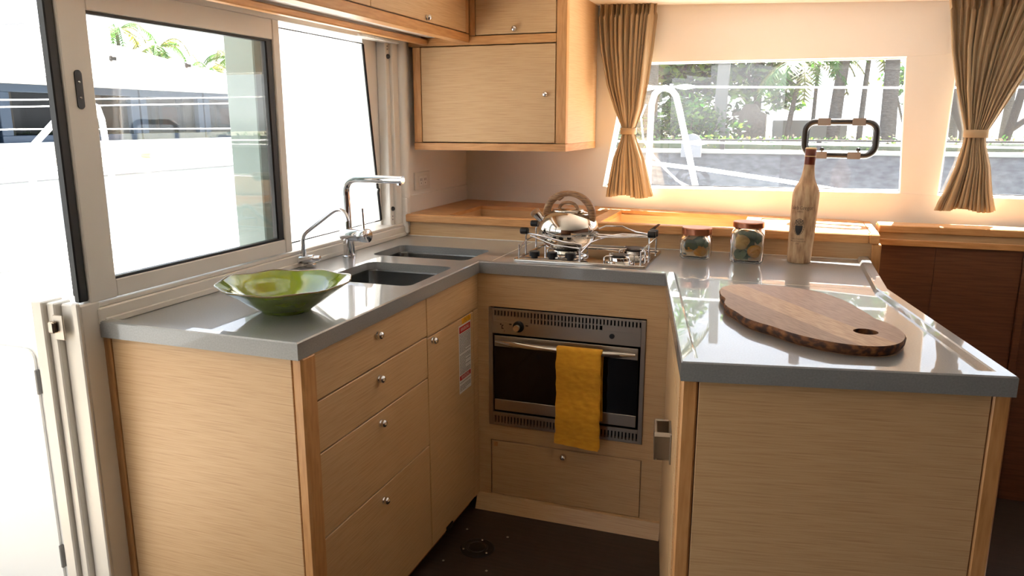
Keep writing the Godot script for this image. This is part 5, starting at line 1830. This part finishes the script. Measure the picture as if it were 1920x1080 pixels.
func bottle():
	var c := Vector3(0.062, YT, -2.825)
	var t := thing("wooden_bottle", "tall wine-bottle shaped wooden bottle with printed crest", "bottle", c)
	var prof := [Vector2(0, 0), Vector2(0.0365, 0.0), Vector2(0.039, 0.004), Vector2(0.040, 0.02), Vector2(0.0425, 0.12), Vector2(0.0437, 0.235), Vector2(0.0425, 0.248), Vector2(0.037, 0.264), Vector2(0.028, 0.280), Vector2(0.022, 0.296), Vector2(0.0188, 0.318), Vector2(0.0172, 0.339)]
	var g := geo(t)
	var tilt := Vector3(0.030, 1, 0).normalized()
	g.lathe(prof, c, 40, tilt)
	part(t, "body", g, M.bottle_wood)
	g = geo(t)
	g.lathe([Vector2(0.0178, 0.339), Vector2(0.0182, 0.340), Vector2(0.0178, 0.366)], c, 30, tilt)
	g.lathe([Vector2(0.0178, 0.368), Vector2(0.0182, 0.391), Vector2(0, 0.3915)], c, 30, tilt)
	part(t, "cap_wrap", g, M.cork_wrap)
	g = geo(t)
	g.lathe([Vector2(0.0174, 0.3655), Vector2(0.0185, 0.366), Vector2(0.0185, 0.3685), Vector2(0.0174, 0.369)], c, 30, tilt)
	g.lathe([Vector2(0.0186, 0.391), Vector2(0.019, 0.3935), Vector2(0.016, 0.3955), Vector2(0, 0.396)], c, 30, tilt)
	part(t, "band", g, M.gold_band)
	# print wrapped round the front
	var face := atan2(EYE.x - c.x, EYE.z - c.z) - 0.28
	var rad := func(y: float) -> float:
		for i in prof.size() - 1:
			if y <= prof[i + 1].y:
				return lerpf(prof[i].x, prof[i + 1].x, clampf((y - prof[i].y) / maxf(prof[i + 1].y - prof[i].y, 1e-5), 0, 1))
		return 0.02
	var put := func(u: float, y: float, e: float) -> Vector3:
		var r: float = rad.call(y) + e
		var a := face + u / 0.042
		return c + tilt * y + Vector3(sin(a) * r, 0, cos(a) * r)
	for w in [["Caleb Gregor", 0.1935, 0.0115, "Droid Serif"], ["LIMITED", 0.181, 0.0045, "Droid Sans"], ["SINGLE BARREL", 0.0865, 0.0050, "Droid Serif"], ["SMALL BATCH BOURBON", 0.0785, 0.0042, "Droid Sans"], ["2016", 0.0705, 0.0045, "Droid Serif"]]:
		var tm := TextMesh.new()
		var f := SystemFont.new()
		f.font_names = PackedStringArray([w[3]])
		tm.font = f
		tm.text = w[0]
		tm.font_size = 32
		tm.pixel_size = w[2] / 24.0
		tm.depth = 0.0
		tm.curve_step = 2.0
		var arr := tm.get_mesh_arrays()
		var vs: PackedVector3Array = arr[Mesh.ARRAY_VERTEX]
		var ix = arr[Mesh.ARRAY_INDEX]
		g = geo(t)
		var cnt: int = vs.size() if ix == null or ix.size() == 0 else ix.size()
		for i in range(0, cnt, 3):
			var q: Array = []
			for k in 3:
				var id: int = i + k if cnt == vs.size() and (ix == null or ix.size() == 0) else ix[i + k]
				q.append(put.call(vs[id].x * 0.86, w[1] + vs[id].y, 0.0005))
			g.tri_out(q[0], q[1], q[2], q[0] - c)
		part(t, "lettering", g, M.print_dark)
	# shield: dark lower field, ornamented upper field in a dotted border
	g = geo(t)
	var hw := func(y: float) -> float: return 0.0125 * (1.0 if y > 0.128 else sqrt(maxf(0.0, 1.0 - pow((0.128 - y) / 0.026, 2.0))))
	for k in 12:
		var y0 := lerpf(0.1022, 0.1335, k / 12.0)
		var y1 := lerpf(0.1022, 0.1335, (k + 1) / 12.0)
		for s in 8:
			var f0 := s / 4.0 - 1.0
			var f1 := (s + 1) / 4.0 - 1.0
			g.quad(put.call(f0 * hw.call(y0), y0, 0.0005), put.call(f1 * hw.call(y0), y0, 0.0005), put.call(f1 * hw.call(y1), y1, 0.0005), put.call(f0 * hw.call(y1), y1, 0.0005), put.call(0, y0, 1.0) - c)
	var dot := func(u: float, y: float, r: float):
		g.quad(put.call(u - r, y - r, 0.0005), put.call(u + r, y - r, 0.0005), put.call(u + r, y + r, 0.0005), put.call(u - r, y + r, 0.0005), put.call(0, y, 1.0) - c)
	for a in 9:
		for b in 7:
			if (a * 3 + b * 5 + a * b) % 4 != 0:
				dot.call((a - 4) * 0.0030, 0.1355 + b * 0.0026, 0.00105)
	for k in 40:
		var a := TAU * k / 40
		dot.call(0.0165 * cos(a), 0.1285 + 0.0275 * sin(a), 0.00085 if k % 2 else 0.0013)
	part(t, "crest", g, M.print_dark)

func board():
	# outline in plan, traced on the worktop, left end to handle
	var ol := [Vector2(-0.150, -2.155), Vector2(-0.140, -2.205), Vector2(-0.105, -2.245), Vector2(-0.055, -2.262), Vector2(0.0, -2.262), Vector2(0.055, -2.245), Vector2(0.105, -2.215), Vector2(0.145, -2.165), Vector2(0.175, -2.105), Vector2(0.195, -2.045), Vector2(0.213, -1.985), Vector2(0.224, -1.945), Vector2(0.252, -1.900), Vector2(0.268, -1.845), Vector2(0.268, -1.790), Vector2(0.250, -1.735), Vector2(0.215, -1.700), Vector2(0.165, -1.690), Vector2(0.115, -1.700), Vector2(0.070, -1.722), Vector2(0.030, -1.752), Vector2(-0.005, -1.790), Vector2(-0.035, -1.815), Vector2(-0.066, -1.850), Vector2(-0.092, -1.905), Vector2(-0.115, -1.950), Vector2(-0.127, -1.995), Vector2(-0.128, -2.045), Vector2(-0.142, -2.085)]
	var fine: Array = []
	var m := ol.size()
	for i in m:
		var p0: Vector2 = ol[(i + m - 1) % m]; var p1: Vector2 = ol[i]; var p2: Vector2 = ol[(i + 1) % m]; var p3: Vector2 = ol[(i + 2) % m]
		for k in 5:
			fine.append(p1.cubic_interpolate(p2, p0, p3, k / 5.0))
	var hole := Vector2(0.192, -1.812)
	var y0 := YT + 0.0005
	var y1 := YT + 0.0245
	var t := thing("cutting_board", "live-edge walnut cutting board with a finger hole on the island", "cutting board", Vector3(0.05, YT, -1.97))
	var ax := (Vector2(0.22, -1.74) - Vector2(-0.09, -2.20)).normalized()
	t.rotation.y = atan2(-ax.y, ax.x)
	# three glued strips cut along the length, with the hole taken out
	var side := Vector2(-ax.y, ax.x)
	var mid := Vector2(0.05, -1.97)
	var cuts := [-0.5, -0.030, 0.055, 0.5]
	var hp := PackedVector2Array()
	for k in 28:
		var a := TAU * k / 28
		hp.append(hole + Vector2(cos(a), sin(a)) * 0.026)
	var mats := ["board_red", "board_light", "board_brown"]
	var band := func(lo: float, hi: float, from: float, to: float) -> PackedVector2Array:
		return PackedVector2Array([mid + ax * from + side * lo, mid + ax * to + side * lo, mid + ax * to + side * hi, mid + ax * from + side * hi])
	var hs := (hole - mid).dot(ax)
	for k in 3:
		var g := geo(t)
		for half in [[-1.0, hs], [hs, 1.0]]:
			var pcs := Geometry2D.intersect_polygons(PackedVector2Array(fine), band.call(cuts[k], cuts[k + 1], half[0], half[1]))
			for pc in pcs:
				for q in Geometry2D.clip_polygons(pc, hp):
					if q.size() < 3:
						continue
					var idx := Geometry2D.triangulate_polygon(q)
					for i in range(0, idx.size(), 3):
						g.tri_out(Vector3(q[idx[i]].x, y1, q[idx[i]].y), Vector3(q[idx[i + 1]].x, y1, q[idx[i + 1]].y), Vector3(q[idx[i + 2]].x, y1, q[idx[i + 2]].y), Vector3.UP)
						g.tri_out(Vector3(q[idx[i]].x, y0, q[idx[i]].y), Vector3(q[idx[i + 1]].x, y0, q[idx[i + 1]].y), Vector3(q[idx[i + 2]].x, y0, q[idx[i + 2]].y), Vector3.DOWN)
		part(t, "strip", g, M[mats[k]])
	# bark edge
	var g := geo(t)
	var rng := RandomNumberGenerator.new()
	rng.seed = 3
	var rows: Array = [[], [], [], []]
	for i in fine.size():
		var p: Vector2 = fine[i]
		var tg: Vector2 = (fine[(i + 1) % fine.size()] - fine[(i + fine.size() - 1) % fine.size()]).normalized()
		var o := Vector2(tg.y, -tg.x)
		if o.dot(p - mid) < 0: o = -o
		var b := rng.randf_range(-0.0008, 0.0018)
		rows[0].append(Vector3(p.x, y1, p.y))
		rows[1].append(Vector3(p.x + o.x * (0.002 + b), y1 - 0.004, p.y + o.y * (0.002 + b)))
		rows[2].append(Vector3(p.x + o.x * (0.001 - b), y0 + 0.008, p.y + o.y * (0.001 - b)))
		rows[3].append(Vector3(p.x - o.x * 0.006, y0, p.y - o.y * 0.006))
	g.smooth(true)
	for r in 3:
		for i in fine.size():
			var j := (i + 1) % fine.size()
			g.quad(rows[r][i], rows[r][j], rows[r + 1][j], rows[r + 1][i], Vector3(fine[i].x - mid.x, 0.0, fine[i].y - mid.y))
	g.smooth(false)
	part(t, "bark_edge", g, M.board_bark)
	g = geo(t)
	g.smooth(true)
	for k in 28:
		var p := hp[k]
		var q := hp[(k + 1) % 28]
		var o := hole - p
		g.quad(Vector3(p.x, y0, p.y), Vector3(q.x, y0, q.y), Vector3(q.x, y1, q.y), Vector3(p.x, y1, p.y), Vector3(o.x, 0, o.y))
	g.smooth(false)
	part(t, "finger_hole", g, M.board_bark)

# ================================================================ cloth
func curtain_mesh(t: Node3D, rows: Array, pleats: int, sd: int, zbase: Callable):
	# rows: [y, left x, right x, fold depth, sharpness]
	var rng := RandomNumberGenerator.new()
	rng.seed = sd
	var amp: Array = []
	var wid: Array = [0.0]
	for k in pleats:
		amp.append(rng.randf_range(0.55, 1.2))
		wid.append(wid[-1] + rng.randf_range(0.6, 1.4))
	var per := 10
	var nu := pleats * per
	var nv := 70
	var g := geo(t)
	var pts: Array = []
	for i in nv + 1:
		var f := i / float(nv)
		var y: float = lerpf(rows[0][0], rows[-1][0], f)
		var a: Array = rows[0]
		var b: Array = rows[-1]
		for k in rows.size() - 1:
			if y <= rows[k][0] and y >= rows[k + 1][0]:
				a = rows[k]; b = rows[k + 1]
		var w: float = clampf((a[0] - y) / maxf(a[0] - b[0], 1e-5), 0, 1)
		var ws: float = w
		var xl: float = lerpf(a[1], b[1], ws)
		var xr: float = lerpf(a[2], b[2], ws)
		var dp: float = lerpf(a[3], b[3], ws)
		var row: Array = []
		for k in nu + 1:
			var pi := mini(k / per, pleats - 1)
			var fr := (k - pi * per) / float(per)
			var u: float = (lerpf(wid[pi], wid[pi + 1], fr)) / wid[-1]
			var ph := fr * TAU
			var am: float = amp[pi]
			var s := sin(ph)
			var zz: float = dp * am * (s + 0.25 * sin(2.0 * ph + amp[(pi + 3) % pleats] * 4.0 + f * 2.0))
			var xx := lerpf(xl, xr, u) + dp * am * 0.45 * sin(2.0 * ph + 0.8) * (1.0 if f > 0.06 else 0.4)
			row.append(Vector3(xx, y + 0.006 * sin(u * 9.0 + sd) * (1.0 if f > 0.98 else 0.0), zbase.call(xx) + zz))
		pts.append(row)
	g.smooth(true)
	for i in nv:
		for k in nu:
			g.tri(pts[i][k], pts[i][k + 1], pts[i + 1][k + 1])
			g.tri(pts[i][k], pts[i + 1][k + 1], pts[i + 1][k])
	g.smooth(false)
	part(t, "cloth", g, M.tan_curtain)

func curtains():
	var zc1 := func(x: float) -> float: return zb(x) + 0.055
	var t := thing("curtain", "tied-back tan curtain beside the corner cabinet", "curtain", Vector3(-0.68, 1.06, -3.43), 0.0, "tan pleated curtains")
	curtain_mesh(t, [[1.893, -0.822, -0.566, 0.011], [1.845, -0.822, -0.570, 0.016], [1.83, -0.822, -0.570, 0.022], [1.70, -0.808, -0.582, 0.022], [1.55, -0.775, -0.600, 0.022], [1.44, -0.735, -0.620, 0.020], [1.37, -0.702, -0.645, 0.016], [1.345, -0.695, -0.653, 0.014], [1.31, -0.705, -0.640, 0.016], [1.23, -0.735, -0.605, 0.022], [1.14, -0.752, -0.580, 0.024], [1.060, -0.765, -0.560, 0.026]], 11, 17, zc1)
	tie(t, -0.702, -0.646, 1.349, zc1)
	var zc2 := func(x: float) -> float: return zb(x) + 0.075
	t = thing("curtain", "tied-back tan curtain at the right edge", "curtain", Vector3(0.64, 1.07, -3.22), 0.0, "tan pleated curtains")
	curtain_mesh(t, [[1.83, 0.500, 0.88, 0.012], [1.795, 0.505, 0.875, 0.018], [1.78, 0.507, 0.87, 0.024], [1.64, 0.528, 0.80, 0.022], [1.50, 0.560, 0.735, 0.019], [1.40, 0.590, 0.69, 0.015], [1.345, 0.606, 0.664, 0.013], [1.31, 0.602, 0.668, 0.014], [1.23, 0.588, 0.690, 0.018], [1.14, 0.562, 0.705, 0.021], [1.070, 0.535, 0.722, 0.024]], 15, 29, zc2)
	tie(t, 0.604, 0.668, 1.347, zc2)

func tie(t: Node3D, x0: float, x1: float, y: float, zf: Callable):
	var g := geo(t)
	var rows: Array = []
	for s in [[-0.014, 0.0], [-0.012, 0.002], [0.012, 0.002], [0.014, 0.0]]:
		var row: Array = []
		for k in 33:
			var a := TAU * k / 32
			var cx := (x0 + x1) / 2
			var rx: float = (x1 - x0) / 2 + 0.006 + s[1]
			var x := cx + rx * cos(a)
			row.append(Vector3(x, y + s[0], zf.call(cx) + (0.026 + s[1]) * sin(a)))
		rows.append(row)
	g.grid(rows, Vector3.BACK)
	part(t, "tieback", g, M.tan_curtain)

func towel():
	var t := thing("towel", "mustard cotton towel hung over the oven handle", "towel", Vector3(-0.605, 0.31, -2.36))
	var N := 24
	var n := FastNoiseLite.new()
	n.seed = 12
	n.frequency = 9.0
	var zh := -2.366
	var yh := 0.642
	# path down the back, over the bar, down the front
	var path: Array = [Vector2(-0.020, 0.40)]
	for k in 5:
		path.append(Vector2(-0.019, lerpf(0.43, yh - 0.01, k / 4.0)))
	for k in 9:
		var a := PI - PI * k / 8.0
		path.append(Vector2(cos(a) * 0.0150, yh + 0.001 + sin(a) * 0.0150))
	for k in 34:
		path.append(Vector2(0.0155 + 0.003 * sin(k * 0.35), lerpf(yh - 0.006, 0.308, k / 33.0)))
	for layer in 2:
		var g := geo(t)
		var rows: Array = []
		for i in path.size():
			var row: Array = []
			var f := i / float(path.size() - 1)
			for k in N + 1:
				var u := k / float(N)
				var wl := -0.680 + 0.0012 * sin(i * 0.9) - (0.004 if f > 0.9 else 0.0)
				var wr := -0.531 + 0.0014 * sin(i * 1.1 + 1.0)
				if layer == 1:
					wl += 0.10
					wr += 0.004
				var x := lerpf(wl, wr, u)
				var p: Vector2 = path[i]
				var w := n.get_noise_2d(x * 0.7, p.y * 2.2) * 0.006 + 0.0016 * sin(p.y * 320.0 + n.get_noise_2d(x * 2.0, p.y) * 4.0)
				if p.y > yh - 0.02: w *= 0.25
				var sgn := 1.0 if p.x > 0 else -1.0
				var dz := p.x + sgn * (absf(w) if p.x > 0 else 0.0) + (-0.0035 if layer == 1 and p.x > 0 else 0.0)
				var y := p.y + (0.010 * (u - 0.5) * -1.0 if f > 0.97 else 0.0) + (0.006 if layer == 1 and f > 0.9 else 0.0)
				row.append(Vector3(x, y, zh + dz))
			rows.append(row)
		g.grid(rows, Vector3.BACK)
		part(t, "fold", g, M.mustard_cotton)

# ================================================================ small fittings
func small_things():
	# socket on the wall
	var t := thing("wall_socket", "white double power socket on the wall under the corner cabinet", "socket", Vector3(-1.53, 1.095, -3.10))
	bpart(t, "plate", Vector3(-1.5348, 1.094, -3.028), Vector3(-1.527, 1.172, -3.176), M.white_aluminium, 0.002)
	for z in [-3.064, -3.104]:
		var s := bpart(t, "outlet", Vector3(-1.528, 1.112, z), Vector3(-1.525, 1.154, z - 0.036), M.white_gelcoat, 0.001)
		var g := geo(t)
		g.box(Vector3(-1.5255, 1.132, z - 0.010), Vector3(-1.5246, 1.144, z - 0.013))
		g.box(Vector3(-1.5255, 1.132, z - 0.022), Vector3(-1.5246, 1.144, z - 0.025))
		g.box(Vector3(-1.5255, 1.120, z - 0.016), Vector3(-1.5246, 1.125, z - 0.020))
		part(s, "slots", g, M.print_dark)
	# round black deck fitting in the floor
	t = thing("floor_fitting", "round black cover screwed to the floor", "cover plate", Vector3(-0.881, 0, -2.13))
	var c := Vector3(-0.881, 0.0, -2.13)
	var g := geo(t)
	g.lathe([Vector2(0.058, 0.0), Vector2(0.057, 0.003), Vector2(0.052, 0.0045), Vector2(0.036, 0.0045), Vector2(0.034, 0.003), Vector2(0.030, 0.003), Vector2(0.028, 0.005), Vector2(0.0, 0.0055)], c, 40, Vector3.UP, true)
	part(t, "flange", g, M.black_plastic)
	for k in 3:
		var a := 0.5 + TAU * k / 3
		g = geo(t)
		g.lathe([Vector2(0.0042, 0.0), Vector2(0.003, 0.0015), Vector2(0, 0.0018)], c + Vector3(cos(a) * 0.047, 0.0045, sin(a) * 0.047), 10)
		part(t, "screw", g, M.polished_steel)
	var k := 0
	for p in [Vector2(-0.81, -2.23), Vector2(-0.805, -2.019), Vector2(-0.961, -2.232), Vector2(-0.958, -2.026)]:
		t = thing("floor_screw", ["screw head in the floor beyond the round cover", "screw head in the floor nearest the viewer", "screw head in the floor by the inner corner", "screw head in the floor under the sink drawers"][k], "screw", Vector3(p.x, 0, p.y), 0.0, "screw heads in the floor")
		g = geo(t)
		g.lathe([Vector2(0.0045, 0.0), Vector2(0.0035, 0.0012), Vector2(0, 0.0015)], Vector3(p.x, 0.0, p.y), 10)
		part(t, "head", g, M.brushed_steel)
		k += 1
